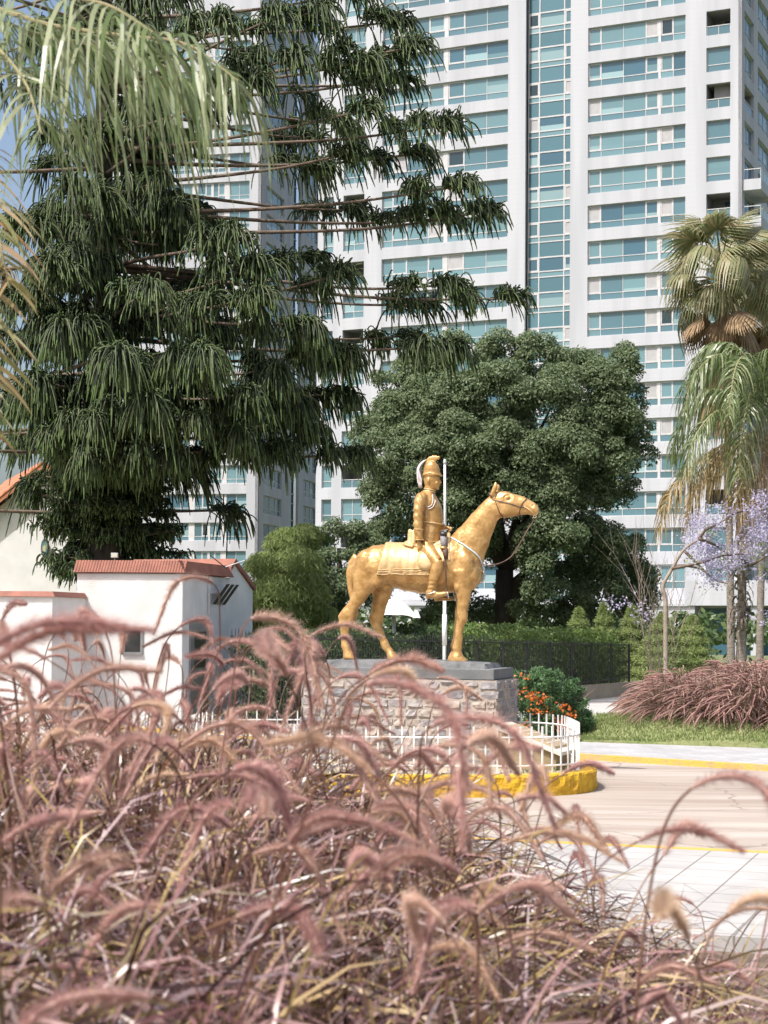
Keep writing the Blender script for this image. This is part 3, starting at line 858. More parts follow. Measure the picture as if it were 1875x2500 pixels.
# --- the rider
rb_ = MB()
rb_.loft(rings([((585, 742), (745, 742), .16), ((592, 710), (752, 712), .185), ((600, 670), (752, 672), .185), ((598, 620), (756, 622), .168), ((594, 575), (764, 578), .152), ((588, 545), (768, 548), .15), ((584, 500), (769, 500), .162), ((580, 450), (762, 450), .178), ((580, 410), (745, 410), .185), ((590, 380), (728, 380), .17), ((612, 356), (716, 362), .125), ((636, 338), (714, 345), .08)], 26, 2.3))
rb_.loft(rings([((642, 348), (712, 352), .07), ((646, 322), (716, 334), .064), ((652, 295), (716, 318), .058), ((652, 270), (716, 290), .058)], 18))
rb_.loft(rings([((662, 318), (722, 331), .045), ((652, 306), (738, 327), .056), ((645, 288), (747, 306), .066), ((640, 265), (748, 280), .072), ((638, 240), (748, 250), .075), ((640, 200), (745, 205), .075), ((660, 170), (725, 170), .055)], 20))
ell(rb_, P(752, 278, 0), (.016, .016, .03)); ell(rb_, P(756, 284, 0), (.014, .018, .014))           # nose
ell(rb_, P(741, 300, 0), (.02, .028, .009)); ell(rb_, P(739, 310, 0), (.019, .024, .009)); ell(rb_, P(735, 324, 0), (.026, .028, .016))   # lips, chin
for s_ in (-1, 1):
    ell(rb_, P(735, 253, s_ * .033), (.03, .026, .011)); ell(rb_, P(728, 286, s_ * .04), (.03, .02, .022))
    ell(rb_, P(672, 272, s_ * .078), (.021, .011, .036)); ell(rb_, P(740, 264, s_ * .032), (.012, .012, .009))
# right arm hanging down, left forearm forward
rb_.tube(smooth_path([P(640, 385, -.13), P(618, 405, -.205), P(606, 480, -.245), P(603, 560, -.262), P(606, 620, -.262), P(612, 676, -.258)], 20), [.075] * 2 + [.079, .08, .079, .077, .074, .072, .07, .068, .066, .064, .063, .063, .062, .061, .060, .059, .058, .057, .056], 16)
rb_.tube(smooth_path([P(690, 385, .13), P(688, 410, .205), P(690, 480, .25), P(705, 560, .26)], 12), [.075, .078, .08, .08, .078, .076, .074, .072, .07, .068, .066, .064, .062], 14)
rb_.tube(smooth_path([P(702, 555, .262), P(735, 575, .20), P(772, 580, .12), P(792, 585, .085)], 10), [.064, .062, .06, .058, .055, .052, .05, .046, .04, .034, .03], 14)
# thighs and boots
for s_, dx in ((-1, 0), (1, 62)):
    q = lambda zx, zy, y: P(zx + dx, zy, y * -s_ * -1 if False else s_ * abs(y))
    rb_.tube(smooth_path([q(652, 705, .10), q(672, 745, .17), q(705, 790, .245), q(738, 828, .285)], 14), [.115, .118, .12, .118, .114, .11, .106, .102, .098, .094, .09, .086, .083, .082, .078], 16)
    rb_.tube(smooth_path([q(742, 812, .288), q(736, 850, .29), q(720, 900, .292), q(706, 960, .29), q(694, 1012, .285), q(686, 1050, .285)], 18), [.07, .08, .081, .08, .08, .08, .08, .079, .077, .074, .07, .066, .062, .058, .056, .055, .056, .058, .056], 16)
    rb_.loft(rings([((662, 1010), (662, 1072), .04, s_ * .285), ((690, 1000), (690, 1068), .047, s_ * .285), ((720, 1022), (722, 1064), .047, s_ * .285), ((758, 1024), (760, 1056), .048, s_ * .285), ((790, 1022), (792, 1046), .042, s_ * .285), ((808, 1024), (808, 1038), .022, s_ * .285)] if s_ < 0 else
                     [((722, 1020), (722, 1082), .04, .285), ((752, 1010), (752, 1080), .047, .285), ((785, 1040), (786, 1078), .047, .285), ((822, 1046), (824, 1076), .048, .285), ((850, 1052), (852, 1074), .042, .285), ((868, 1058), (868, 1070), .022, .285)], 14, 2.6))
rm = fuse('rider', rb_, M_gold, .0085, 4)
def rider_dents(co, no):
    d = np.array([mnoise.noise(Vector(c * 22)) for c in co]) * .0022
    for s_ in (-1, 1):
        c = P(742, 262, s_ * .032); rr_ = np.hypot(np.hypot(co[:, 0] - c.x, co[:, 1] - c.y), co[:, 2] - c.z)
        d += -.004 * np.exp(-((rr_ - .016) / .008) ** 2)
    # sleeve and trouser creases
    arm = (co[:, 1] < -.19) & (co[:, 2] > 1.55)
    d += np.where(arm, .005 * np.sin(co[:, 2] * 60 + co[:, 0] * 40 + 2 * np.sin(co[:, 0] * 30)), 0)
    leg = (np.abs(co[:, 1]) > .22) & (co[:, 2] > .92) & (co[:, 2] < 1.1)
    d += np.where(leg, .004 * np.sin(co[:, 2] * 110), 0)
    bt_ = (co[:, 2] < 1.12) & (co[:, 2] > .95)
    return d
dents(rm, rider_dents)
rider = link('rider', rm, st)
def hand(name, wrist, fwd, nrm_, thumb, L=.19, curl=.25, grip=False):
    """palm and five fingers; fwd = towards the finger tips, nrm_ = towards the palm side, thumb = towards the thumb"""
    hbm_ = MB(); fwd, nrm_, thumb = fwd.normalized(), nrm_.normalized(), thumb.normalized()
    rot = Matrix((fwd, thumb, nrm_)).transposed()
    ell(hbm_, wrist + fwd * .05, (.055, .043, .02), 12, rot)
    ell(hbm_, wrist + fwd * .005, (.03, .028, .024), 10, rot)
    for k, (off, ln) in enumerate(((.032, .075), (.011, .085), (-.011, .078), (-.031, .06))):
        base = wrist + fwd * .085 + thumb * off
        a, p, pts = 0.15 + .05 * k, base, [base]
        for sgm in range(4):
            a += curl * (1.0 + .15 * k)
            p = p + (fwd * math.cos(a) + nrm_ * math.sin(a)) * (ln / 4); pts.append(p)
        hbm_.tube(pts, [.0115, .011, .0105, .010, .0075], 8)
    b0 = wrist + fwd * .03 + thumb * .03
    hbm_.tube([b0, b0 + (fwd * .6 + thumb * .7 + nrm_ * .2).normalized() * .03, b0 + (fwd * .8 + thumb * .55 + nrm_ * .4).normalized() * .058, b0 + (fwd * .9 + thumb * .3 + nrm_ * .6).normalized() * .08], [.0145, .0135, .012, .008], 8)
    return link(name, fuse(name, hbm_, M_gold, .0048, 2), rider)
hand('hand', P(613, 690, -.258), Vector((.10, .03, -1)), Vector((-.2, 1, 0)), Vector((1, .2, 0)), curl=.16)
hand('hand', P(790, 586, .085), Vector((1, -.25, -.12)), Vector((-.1, -.5, -1)), Vector((.1, -1, .4)), curl=.62)
# coat: belt, hem, cuffs, collar, cords, buttons
def ringline(mb, zl, zr, hw, r_, n=30, y0=0.0):
    a, b = P(*zl, y0), P(*zr, y0); c, h = (a + b) / 2, (a - b) / 2
    mb.tube([c + h * math.copysign(abs(math.cos(t)) ** .87, math.cos(t)) + Vector((0, hw * math.copysign(abs(math.sin(t)) ** .87, math.sin(t)), 0)) for t in np.linspace(0, 2 * math.pi, n)], r_, 6, cap=False)
for nm_, spec in (('belt', [((586, 540), (772, 566), .16, .011)]), ('coat_hem', [((594, 668), (756, 690), .19, .009)]), ('collar_band', [((640, 340), (716, 347), .078, .010)]), ('collar_edge', [((646, 322), (720, 336), .068, .008)])):
    ct = MB()
    for q in spec: ringline(ct, *q)
    ct.build(nm_, M_gold2, rider, True)
for zy, r_ in ((606, .0672), (676, .061)):
    ct = MB(); c = P(606 if zy < 640 else 612, zy, -.26); ct.tube([c + Vector((math.cos(t) * r_, math.sin(t) * r_, 0)) for t in np.linspace(0, 6.283, 22)], .006, 6, cap=False)
    ct.build('cuff_band', M_gold2, rider, True)
rbm = bmesh.new(); rbm.from_mesh(rm); BR = BVHTree.FromBMesh(rbm); rbm.free()
def rsurf(zx, zy, off=.004):
    p0 = P(zx, zy, 0); o = Vector((p0.x + .2867, -1, p0.z)); dr = (p0 - o).normalized()
    h, nrm, _, _ = BR.ray_cast(o, dr)
    return (h + nrm * off) if h else Vector((p0.x, -.15, p0.z))
cd = MB()
for lst in ([(800, 1260), (815, 1400), (780, 1530), (690, 1590), (640, 1560)], [(870, 1400), (870, 1470), (810, 1590), (720, 1640), (650, 1640)]):
    cd.tube([rsurf(z.x, z.y, .006) for z in smooth_path([Vector((*ZR(*q), 0)) for q in lst], 24)], .0062, 6)
for q in [(650, 1700), (650, 1750), (648, 1800), (640, 1850)]: ell(cd, rsurf(*ZR(*q), .004), (.008, .008, .008), 8)
cd.build('chest_cord', M_hair, rider, True)
# helmet with crest, peak and horsehair plume
hl = MB()
hl.loft(rings([((634, 240), (764, 238), .088), ((632, 232), (760, 230), .09), ((640, 215), (752, 215), .088), ((642, 190), (748, 190), .086), ((648, 165), (740, 165), .078), ((662, 147), (724, 148), .058), ((680, 138), (708, 139), .026)], 24))
hl.loft(rings([((636, 238), (636, 246), .05), ((650, 226), (650, 236), .092), ((690, 214), (690, 226), .1), ((730, 222), (730, 234), .092), ((768, 238), (770, 245), .03)], 16))
hl.loft(rings([((650, 150), (664, 176), .012), ((655, 128), (690, 165), .013), ((672, 108), (708, 150), .014), ((700, 99), (722, 142), .013), ((728, 100), (736, 126), .014), ((746, 112), (738, 132), .015), ((746, 124), (738, 134), .01)], 12))
ell(hl, P(742, 112, 0), (.022, .02, .02), 10)
link('helmet', fuse('helmet', hl, M_gold, .0075, 3), rider)
pl = MB(); rp_ = random.Random(4)
for k in range(34):
    a, b = rp_.uniform(-1, 1), rp_.uniform(0, 1)
    pl.tube(smooth_path([P(660, 132 + 6 * a, a * .01), P(634 - 8 * b, 146, a * .03), P(616 - 10 * b + 8 * a, 190, a * .045), P(612 + 14 * rp_.uniform(-1, 1), 260, a * .05), P(620 + 12 * rp_.uniform(-1, 1), 322 - 26 * rp_.random(), a * .045)], 12), [.005, .007, .008, .009, .009, .009, .009, .009, .008, .007, .006, .004, .002], 5)
pl.build('plume', M_hair, rider, True)
# spurs, stirrups and leathers, holster, scabbard strap
sp_ = MB()
for s_, dx, dy in ((-1, 0, 0), (1, 62, 12)):
    y = s_ * .285
    sp_.tube(smooth_path([P(650 + dx, 1048 + dy, y), P(668 + dx, 1038 + dy, y + s_ * .05), P(700 + dx, 1030 + dy, y + s_ * .058), P(720 + dx, 1018 + dy, y + s_ * .05)], 14), .0075, 6)
    sp_.tube([P(640 + dx, 1056 + dy, y), P(656 + dx, 1046 + dy, y)], .006, 6)
    sp_.tube(smooth_path([P(798 + dx * .9, 1022 + dy, y - .058), P(806 + dx * .9, 1058 + dy, y - .062), P(806 + dx * .9, 1064 + dy, y), P(806 + dx * .9, 1058 + dy, y + .062), P(798 + dx * .9, 1022 + dy, y + .058), P(794 + dx * .9, 1000 + dy, y)], 24), .008, 6)
sp_.build('stirrup', M_steel, st, True)
for s_ in (-1,):
    g = MB()
    g.tube(smooth_path([P(782, 800, -.27), P(786, 860, -.30), P(788, 930, -.30), P(793, 985, -.295), P(798, 1020, -.29)], 16), [.013] * 10 + [.009] * 7, 6, flat=.5)
    g.loft(rings([((752, 720), (800, 725), .028, -.24), ((766, 760), (801, 765), .026, -.255), ((775, 800), (798, 800), .016, -.27)], 12))
    g.build('stirrup_leather', M_strap, st, True)
g = MB(); g.loft(rings([((752, 642), (794, 646), .045, -.20), ((752, 690), (796, 694), .047, -.215), ((757, 722), (792, 724), .043, -.23)], 16, 2.6))
ho = g.build('holster', M_greyl, st, True)
g = MB(); g.loft(rings([((753, 618), (796, 622), .04, -.195), ((750, 630), (797, 634), .052, -.20), ((750, 644), (797, 648), .052, -.203)], 16, 2.6)); g.build('cap', M_blackl, ho, True)
g = MB(); g.loft(rings([((748, 720), (796, 722), .05, -.232), ((752, 738), (794, 740), .046, -.235)], 16, 2.6)); g.build('buckle_band', M_gold, ho, True)

# ================================================================== plinth
M_mortar = pm('pale_mortar', (0.44, 0.39, 0.34), (0.33, 0.285, 0.25), 6, 0.95, 0.6, bscale=60)
mt, n, b = _new('rough_stone')
g_ = n.nodes.new('ShaderNodeNewGeometry'); rp = n.nodes.new('ShaderNodeValToRGB')
cols = [(0.27, 0.255, 0.26), (0.35, 0.32, 0.31), (0.23, 0.225, 0.24), (0.38, 0.33, 0.29), (0.30, 0.28, 0.285), (0.42, 0.35, 0.30)]
while len(rp.color_ramp.elements) < 6: rp.color_ramp.elements.new(.5)
for i, c in enumerate(cols): rp.color_ramp.elements[i].position = i / 6; rp.color_ramp.elements[i].color = (*c, 1)
rp.color_ramp.interpolation = 'CONSTANT'
n.links.new(g_.outputs['Random Per Island'], rp.inputs[0])
tc = n.nodes.new('ShaderNodeTexCoord'); nz = n.nodes.new('ShaderNodeTexNoise'); nz.inputs['Scale'].default_value = 14; nz.inputs['Detail'].default_value = 8
n.links.new(tc.outputs['Object'], nz.inputs['Vector'])
mr = n.nodes.new('ShaderNodeMapRange'); mr.inputs['From Min'].default_value = .3; mr.inputs['From Max'].default_value = .7; mr.inputs['To Min'].default_value = .62; mr.inputs['To Max'].default_value = 1.2
n.links.new(nz.outputs['Fac'], mr.inputs[0])
mx = n.nodes.new('ShaderNodeMixRGB'); mx.blend_type = 'MULTIPLY'; mx.inputs[0].default_value = 1; n.links.new(rp.outputs[0], mx.inputs[1]); n.links.new(mr.outputs[0], mx.inputs[2]); n.links.new(mx.outputs[0], b.inputs['Base Color'])
bp = n.nodes.new('ShaderNodeBump'); bp.inputs['Strength'].default_value = .9; bp.inputs['Distance'].default_value = .02; n.links.new(nz.outputs['Fac'], bp.inputs['Height']); n.links.new(bp.outputs[0], b.inputs['Normal'])
b.inputs['Roughness'].default_value = .9
M_stone = mt
M_slab = pm('grey_slab', (0.11, 0.118, 0.122), (0.16, 0.165, 0.17), 3, 0.75, 0.3, bscale=40)
M_rock = pm('dark_cast_base', (0.10, 0.105, 0.11), (0.19, 0.19, 0.19), 7, 0.8, 0.9, bscale=22)
GZ = 0.22                                              # soil inside the island
zs0 = Zslab0; hs = at(1206, 1634, 22.6).z - zs0
ov = .06
ptop = empty('stone_plinth', (Cen.x, Cen.y, GZ), -TH, 'rough stone block plinth with a grey slab on top carrying the gold horse', 'plinth')
HX, HY = SL / 2, SW / 2
HXs, HYs = SL / 2 + .075, SW / 2 + .07
H = zs0 - GZ
core = MB(); core.box(-HXs + .03, HXs - .03, -HYs + .03, HYs - .03, -.3, H - .004); core.build('mortar_core', M_mortar, ptop)
stn = MB(); rs_ = random.Random(9)
def stone_face(mb, L, n_rows, org, ux, nr, full=False):
    z = -.06; hrow = (H + .055) / n_rows
    for r_i in range(n_rows):
        u = -L / 2 + (rs_.uniform(0, .05))
        while u < L / 2 - .05:
            w_ = min(rs_.uniform(.11, .29), L / 2 - u)
            if w_ < .05: break
            g_ = rs_.uniform(.006, .014) if not full else .006
            a0, a1, b0, b1 = u + g_ / 2, u + w_ - g_ / 2, z + g_ * .6, z + hrow - g_ * .6
            b0 += rs_.uniform(0, .008); b1 -= rs_.uniform(0, .008)
            NU, NV = 5, 4; vs = []
            pr = rs_.uniform(.006, .026)
            sd_ = rs_.uniform(0, 99); tl, tv = rs_.uniform(-1, 1), rs_.uniform(-1, 1)
            for jj in range(NV + 1):
                for ii in range(NU + 1):
                    fu, fv = (0, .07, .33, .67, .93, 1)[ii], (0, .1, .5, .9, 1)[jj]
                    edge = min(fu, 1 - fu, fv, 1 - fv)
                    dd = pr * (.7 + 1.1 * mnoise.noise(Vector((fu * 3 + sd_, fv * 3, sd_))) + tl * (fu - .5) + tv * (fv - .5))
                    jx = rs_.uniform(-.006, .006); jz = rs_.uniform(-.006, .006)
                    # knock off the corners
                    cu = (fu - .5) * (1 - .05 * (abs(fv - .5) * 2) ** 4); cv = (fv - .5) * (1 - .10 * (abs(fu - .5) * 2) ** 4)
                    uu, vv = (a0 + a1) / 2 + cu * (a1 - a0) + jx, (b0 + b1) / 2 + cv * (b1 - b0) + jz
                    if edge == 0: dd = -.012
                    q_ = org + ux * uu + nr * dd
                    vs.append((q_.x, q_.y, vv))
            mb.add(vs, [(jj * (NU + 1) + ii, jj * (NU + 1) + ii + 1, (jj + 1) * (NU + 1) + ii + 1, (jj + 1) * (NU + 1) + ii) for jj in range(NV) for ii in range(NU)])
            u += w_
        z += hrow
stone_face(stn, 2 * HXs, 9, Vector((0, -HYs + .03, 0)), Vector((1, 0, 0)), Vector((0, -1, 0)))
stone_face(stn, 2 * HYs, 9, Vector((HXs - .03, 0, 0)), Vector((0, 1, 0)), Vector((1, 0, 0)), True)
stone_face(stn, 2 * HYs, 9, Vector((-HXs + .03, 0, 0)), Vector((0, -1, 0)), Vector((-1, 0, 0)))
stone_face(stn, 2 * HXs, 9, Vector((0, HYs - .03, 0)), Vector((-1, 0, 0)), Vector((0, 1, 0)))
stn.build('stonework', M_stone, ptop, False)
sl = MB(); sl.box(-HX, HX, -HY, HY, H, H + hs); o = sl.build('slab', M_slab, ptop); bevel(o, .012, 2)
# rough cast ground under the hooves
rk = MB(); NX, NY = 60, 26
rx0, rx1, ry = -HX + .2, HX - .13, HY - .16
hr = Zhoof - (zs0 + hs)
for j in range(NY + 1):
    for i in range(NX + 1):
        x, y = lerp(rx0, rx1, i / NX), lerp(-ry, ry, j / NY)
        e = min(i, NX - i, (j) * 1.2, (NY - j) * 1.2)
        z = hr * (0 if e == 0 else 1) + (.012 * mnoise.noise(Vector((x * 5, y * 5, 1))) if e else 0)
        jit = .02 * mnoise.noise(Vector((x * 4, y * 4, 7)))
        if x > rx1 - .45 and e: z -= .03 * (x - rx1 + .45) / .45
        rk.v.append((x + (jit if e == 0 else 0), y + jit, H + hs + z))
for j in range(NY):
    for i in range(NX):
        a = j * (NX + 1) + i; rk.f.append((a, a + 1, a + NX + 2, a + NX + 1)); rk.mi.append(0)
rk.build('cast_ground', M_rock, ptop, False)

# ================================================================== island with kerb, low white fence and plaque
M_ykerb = pm('rough_yellow_kerb', (0.66, 0.40, 0.02), (0.52, 0.29, 0.02), 8, 0.8, 1.0, bscale=26, contrast=(.4, .62))
M_white = pm('white_fence_paint', (0.78, 0.77, 0.76), (0.70, 0.69, 0.68), 6, 0.5)
iw = (Cen.x - .05, Cen.y - .12); AX, AY = 2.52, 2.55
# outline in the island's own frame (rounded rectangle)
KR = atz(1476, 1935, 0); KF = atz(1250, 1952, 0)
def island_pt(t, ax, ay, pw=3.2):
    c, s_ = math.cos(t), math.sin(t)
    x = ax * math.copysign(abs(c) ** (2 / pw), c); y = ay * math.copysign(abs(s_) ** (2 / pw), s_)
    return x, y
isl_c = Vector((lerp(-2.75, KR.x, .5), KF.y + 1.95 + .25, 0)); AX, AY = (KR.x + 2.75) / 2, 2.05
NK = 360
ik = empty('island_kerb', isl_c, 0, 'rough yellow painted kerb of the island around the stone plinth', 'kerb')
kb = MB(); oo = []; ii_ = []
prof = [(0.0, -.03), (0.0, .05), (0.0, .11), (0.0, .17), (-.002, .235), (-.016, .256), (-.14, .26), (-.15, .20)]
rows_ = []
for k in range(NK):
    t = 2 * math.pi * k / NK
    rw = []
    for (d_, z_) in prof:
        x, y = island_pt(t, AX + d_, AY + d_); nzv = .010 * mnoise.noise(Vector((x * 9, y * 9, z_ * 16))) + .006 * mnoise.noise(Vector((x * 22, y * 22, z_ * 30))) if 0 < z_ < .26 else 0
        rw.append((x * (1 + nzv), y * (1 + nzv), z_ + (.012 * mnoise.noise(Vector((x * 9, y * 9, 3))) if z_ > .2 else 0)))
    rows_.append(rw)
m_ = len(prof)
kb.add([p for r_ in rows_ for p in r_], [(k * m_ + q, ((k + 1) % NK) * m_ + q, ((k + 1) % NK) * m_ + q + 1, k * m_ + q + 1) for k in range(NK) for q in range(m_ - 1)])
kb.build('kerb_ring', M_ykerb, ik, False)
so_ = MB(); so_.add([(isl_c.x + x, isl_c.y + y, GZ) for x, y in [island_pt(2 * math.pi * k / NK, AX - .1, AY - .1) for k in range(NK)]], [tuple(range(NK))])
tag(so_.build('island_ground', pm('island_soil', (0.44, 0.36, 0.28), (0.30, 0.25, 0.17), 3, 0.95, 0.6)), kind='structure')
wd = MB(); rw_ = random.Random(12)
for _ in range(900):
    t = rw_.uniform(0, 6.283); f_ = rw_.uniform(.72, .97) ; x, y = island_pt(t, (AX - .1) * f_, (AY - .1) * f_)
    if mnoise.noise(Vector((x * 2, y * 2, 5))) < -.05: continue
    a = rw_.uniform(0, 6.28); h = rw_.uniform(.02, .07); r_ = rw_.uniform(.012, .03)
    c = Vector((isl_c.x + x, isl_c.y + y, GZ + .002)); d_ = Vector((math.cos(a), math.sin(a), 0)); e_ = Vector((-d_.y, d_.x, 0))
    wd.add([c, c + d_ * r_ + e_ * r_ * .5 + Vector((0, 0, h * .7)), c + d_ * r_ * 2 + Vector((0, 0, h)), c + d_ * r_ - e_ * r_ * .5 + Vector((0, 0, h * .7))], [(0, 1, 2, 3)])
tag(wd.build('ground_weeds', leafm('weeds', [(.06, .12, .03), (.12, .18, .06), (.2, .2, .09)], .3)), 'small green weeds in the island soil', 'weeds', kind='stuff')
# fence
wf = empty('picket_fence', isl_c, 0, 'low white metal picket fence standing around the stone plinth', 'fence')
FH = .60
perim = []
for k in range(600):
    x, y = island_pt(2 * math.pi * k / 600, AX - .24, AY - .24, 4.2); perim.append(Vector((x, y, 0)))
rl = MB()
for zz in (GZ + .13, GZ + .47):
    pts = perim[::6] + [perim[0]]
    rl.tube([p + Vector((0, 0, zz)) for p in pts], .012, 6, cap=False)
rl.build('rail', M_white, wf)
acc, step, pk_me = 0.0, .142, None
seglen = [(perim[(i + 1) % 600] - perim[i]).length for i in range(600)]; tot = sum(seglen); npk = round(tot / step); step = tot / npk
pos, nxt = 0.0, 0.0
pb = MB(); pb.box(-.009, .009, -.009, .009, -.02, FH); pk_me = pb.mesh('picket', M_white)
cnt = 0
for i in range(600):
    while nxt <= pos + seglen[i] and cnt < npk:
        p = perim[i].lerp(perim[(i + 1) % 600], (nxt - pos) / seglen[i])
        d_ = perim[(i + 1) % 600] - perim[i]
        o = link('picket', pk_me, wf, (p.x, p.y, GZ)); o.rotation_euler = (0, 0, math.atan2(d_.y, d_.x)); cnt += 1
        nxt += step
    pos += seglen[i]
# slanted plaque stone
pc = at(1330, 1880, 21.9)
pq = empty('plaque_stand', (pc.x - .1, 21.95, GZ), R(-24), 'slanted tan memorial plaque on a stone block inside the white fence', 'plaque')
M_tan = pm('tan_concrete', (0.30, 0.235, 0.13), (0.24, 0.18, 0.10), 5, 0.85, 0.4)
M_tan2 = pm('pale_stone_top', (0.62, 0.58, 0.50), (0.54, 0.50, 0.43), 5, 0.8, 0.2)
M_brz = pm('pale_bronze_plate', (0.52, 0.40, 0.26), (0.45, 0.33, 0.20), 7, 0.45, 0.1, .3)
g = MB()
zl, zrr = .54, .26
g.hexa([(-.42, -.3, -.05), (.36, -.3, -.05), (.36, .3, -.05), (-.42, .3, -.05), (-.42, -.3, zl - .05), (.36, -.3, zrr - .05), (.36, .3, zrr - .05), (-.42, .3, zl - .05)])
o = g.build('block', M_tan, pq); bevel(o, .008)
g = MB(); sl_ = (zl - zrr) / .78
f_ = lambda x: zl - sl_ * (x + .42)
g.hexa([(-.47, -.36, f_(-.47) - .048), (.43, -.36, f_(.43) - .048), (.43, .36, f_(.43) - .048), (-.47, .36, f_(-.47) - .048), (-.47, -.36, f_(-.47) - .0), (.43, -.36, f_(.43) - .0), (.43, .36, f_(.43)), (-.47, .36, f_(-.47))])
o = g.build('stone_top', M_tan2, pq); bevel(o, .006)
g = MB(); g.hexa([(-.34, -.26, f_(-.34) + .001), (.33, -.26, f_(.33) + .001), (.33, .26, f_(.33) + .001), (-.34, .26, f_(-.34) + .001), (-.34, -.26, f_(-.34) + .03), (.33, -.26, f_(.33) + .03), (.33, .26, f_(.33) + .03), (-.34, .26, f_(-.34) + .03)])
o = g.build('plate', M_brz, pq)
g = MB(); rl_ = random.Random(2)
for r_i in range(6):                                   # raised unreadable lines of lettering
    y_ = .19 - r_i * .075; x0 = -.28 + rl_.uniform(0, .08); x1 = .28 - rl_.uniform(0, .12)
    x = x0
    while x < x1:
        w_ = rl_.uniform(.012, .022)
        if rl_.random() < .84:
            # lines run across the slope
            zz = f_(-y_ * 1.2) + .031
            g.box(-y_ * 1.2 - .016, -y_ * 1.2 + .016, x, x + w_, zz - .006, zz + .004)
        x += w_ + .008
g.build('lettering', M_tan2, pq)
# ================================================================== walls, houses, fence, poles
D = lambda x: x * 1.13020           # picture of 1659 px -> full pixels
M_plaster = pm('white_plaster', (0.80, 0.79, 0.77), (0.70, 0.69, 0.67), 1.6, 0.85, 0.5, bscale=45)
M_roughp = pm('rough_white_plaster', (0.80, 0.79, 0.78), (0.68, 0.67, 0.65), 1.8, 0.9, 1.0, bscale=70)
mt = pm('terracotta_tiles', (0.33, 0.135, 0.095), (0.22, 0.09, 0.065), 3.5, 0.75, 0.3, contrast=(.3, .7))
M_terra = mt
M_terra2 = pm('orange_terracotta', (0.50, 0.20, 0.10), (0.36, 0.13, 0.07), 3, 0.75, 0.3)
M_dk = pm('dark_window', (0.02, 0.022, 0.025), (0.05, 0.05, 0.05), 3, 0.2)
M_blk = pm('black_metal', (0.018, 0.018, 0.02), (0.03, 0.03, 0.032), 8, 0.45)
M_gry = pm('grey_metal', (0.30, 0.30, 0.31), None, 8, 0.4, 0, .6)

def tiles(mb, a, b, up, nrm, n, length, thick=.035, seg=1):
    """a run of half-round roof tiles from a to b; up = direction the tiles run"""
    a, b = Vector(a), Vector(b); w_ = (b - a) / n; r_ = w_.length * .5
    ux = w_.normalized()
    for k in range(n):
        c = a + w_ * (k + .5)
        vs = []
        for e in (0, 1):
            for q in range(6):
                t = math.pi * q / 5
                vs.append(c + up * (length * e) - ux * math.cos(t) * r_ + nrm * (math.sin(t) * r_ * .5))
        mb.add(vs, [(q, q + 1, q + 7, q + 6) for q in range(5)] + [(5, 4, 3, 2, 1, 0)])

# --- guard house
gd = R(13)
gO = at(447, 1400, 33.0); gO.z = 0                      # the corner between the two visible faces
gx = Vector((-math.cos(gd), math.sin(gd) * .25, 0)).normalized()      # along the sunny face, to the left
gy = Vector((math.sin(gd), math.cos(gd), 0))                          # along the shaded face, away
gl = at(202, 1400, 33.6); W1 = (Vector((gl.x, gl.y, 0)) - gO).dot(gx); W2 = 2.9
HW, HR = at(447, 1400, 33).z, at(447, 1369, 33).z
gh = empty('guard_house', (gO.x, gO.y, 0), 0, 'small white guard house with terracotta tiled roof edge behind the purple grass', 'guard house')
def gp(u, v, z): q = gx * u + gy * v; return (q.x, q.y, z)
g = MB()
g.hexa([gp(0, 0, -.1), gp(0, W2, -.1), gp(W1, W2, -.1), gp(W1, 0, -.1), gp(0, 0, HW), gp(0, W2, HW), gp(W1, W2, HW), gp(W1, 0, HW)])
o = g.build('wall', M_roughp, gh); bevel(o, .02)
g = MB()
gnx = Vector((gx.y, -gx.x, 0)); gnx = gnx if gnx.y < 0 else -gnx
gny = Vector((gy.y, -gy.x, 0))
ovh = .05
inn = .30
A_ = [Vector(gp(-ovh, -ovh, HW + .01)), Vector(gp(-ovh, W2 + ovh, HW + .01)), Vector(gp(W1 + ovh, W2 + ovh, HW + .01)), Vector(gp(W1 + ovh, -ovh, HW + .01))]
T_ = [Vector(gp(inn * .15, inn * .15, HR)), Vector(gp(inn * .15, W2 - inn, HR)), Vector(gp(W1 - inn * .3, W2 - inn, HR)), Vector(gp(W1 - inn * .3, inn * .15, HR))]
g.hexa([tuple(p) for p in A_] + [tuple(p) for p in T_])
for (p, q, tp, tq, nr_) in ((A_[3], A_[0], T_[3], T_[0], gnx), (A_[0], A_[1], T_[0], T_[1], gny)):
    up = ((tp + tq) / 2 - (p + q) / 2); L_ = up.length; up.normalize(); d_ = (q - p).normalized()
    tiles(g, p + nr_ * .012, q + nr_ * .012, up, (nr_ + Vector((0, 0, .3))).normalized(), max(8, int((q - p).length / .055)), L_)
g.build('roof', M_terra, gh)
fF = Facade((gO.x, gO.y, 0), gx, gnx); fS = Facade((gO.x, gO.y, 0), gy, gny)
def rect_on(f, x0, y0, x1, y1):
    u0, z1 = f.uv(x0, y0); u1, z0 = f.uv(x1, y1); return min(u0, u1), max(u0, u1), min(z0, z1), max(z0, z1)
def loc(mbx, off):            # world -> local of the parent empty
    mbx.v = [(v[0] - off.x, v[1] - off.y, v[2] - off.z) for v in mbx.v]
gof = Vector((gO.x, gO.y, 0))
u0, u1, z0, z1 = rect_on(fF, 306, 1538, 343, 1592)
g = MB(); fF.box(g, u0 - .05, u1 + .05, z0 - .05, z0, .002, .05); fF.box(g, u0 - .05, u1 + .05, z1, z1 + .05, .002, .03); fF.box(g, u0 - .05, u0, z0, z1, .002, .03); fF.box(g, u1, u1 + .05, z0, z1, .002, .03)
loc(g, gof); o = g.build('window', M_gry, gh)
g = MB(); fF.quad(g, u0, u1, z0, z1, .006); loc(g, gof); g.build('pane', M_dk, o)
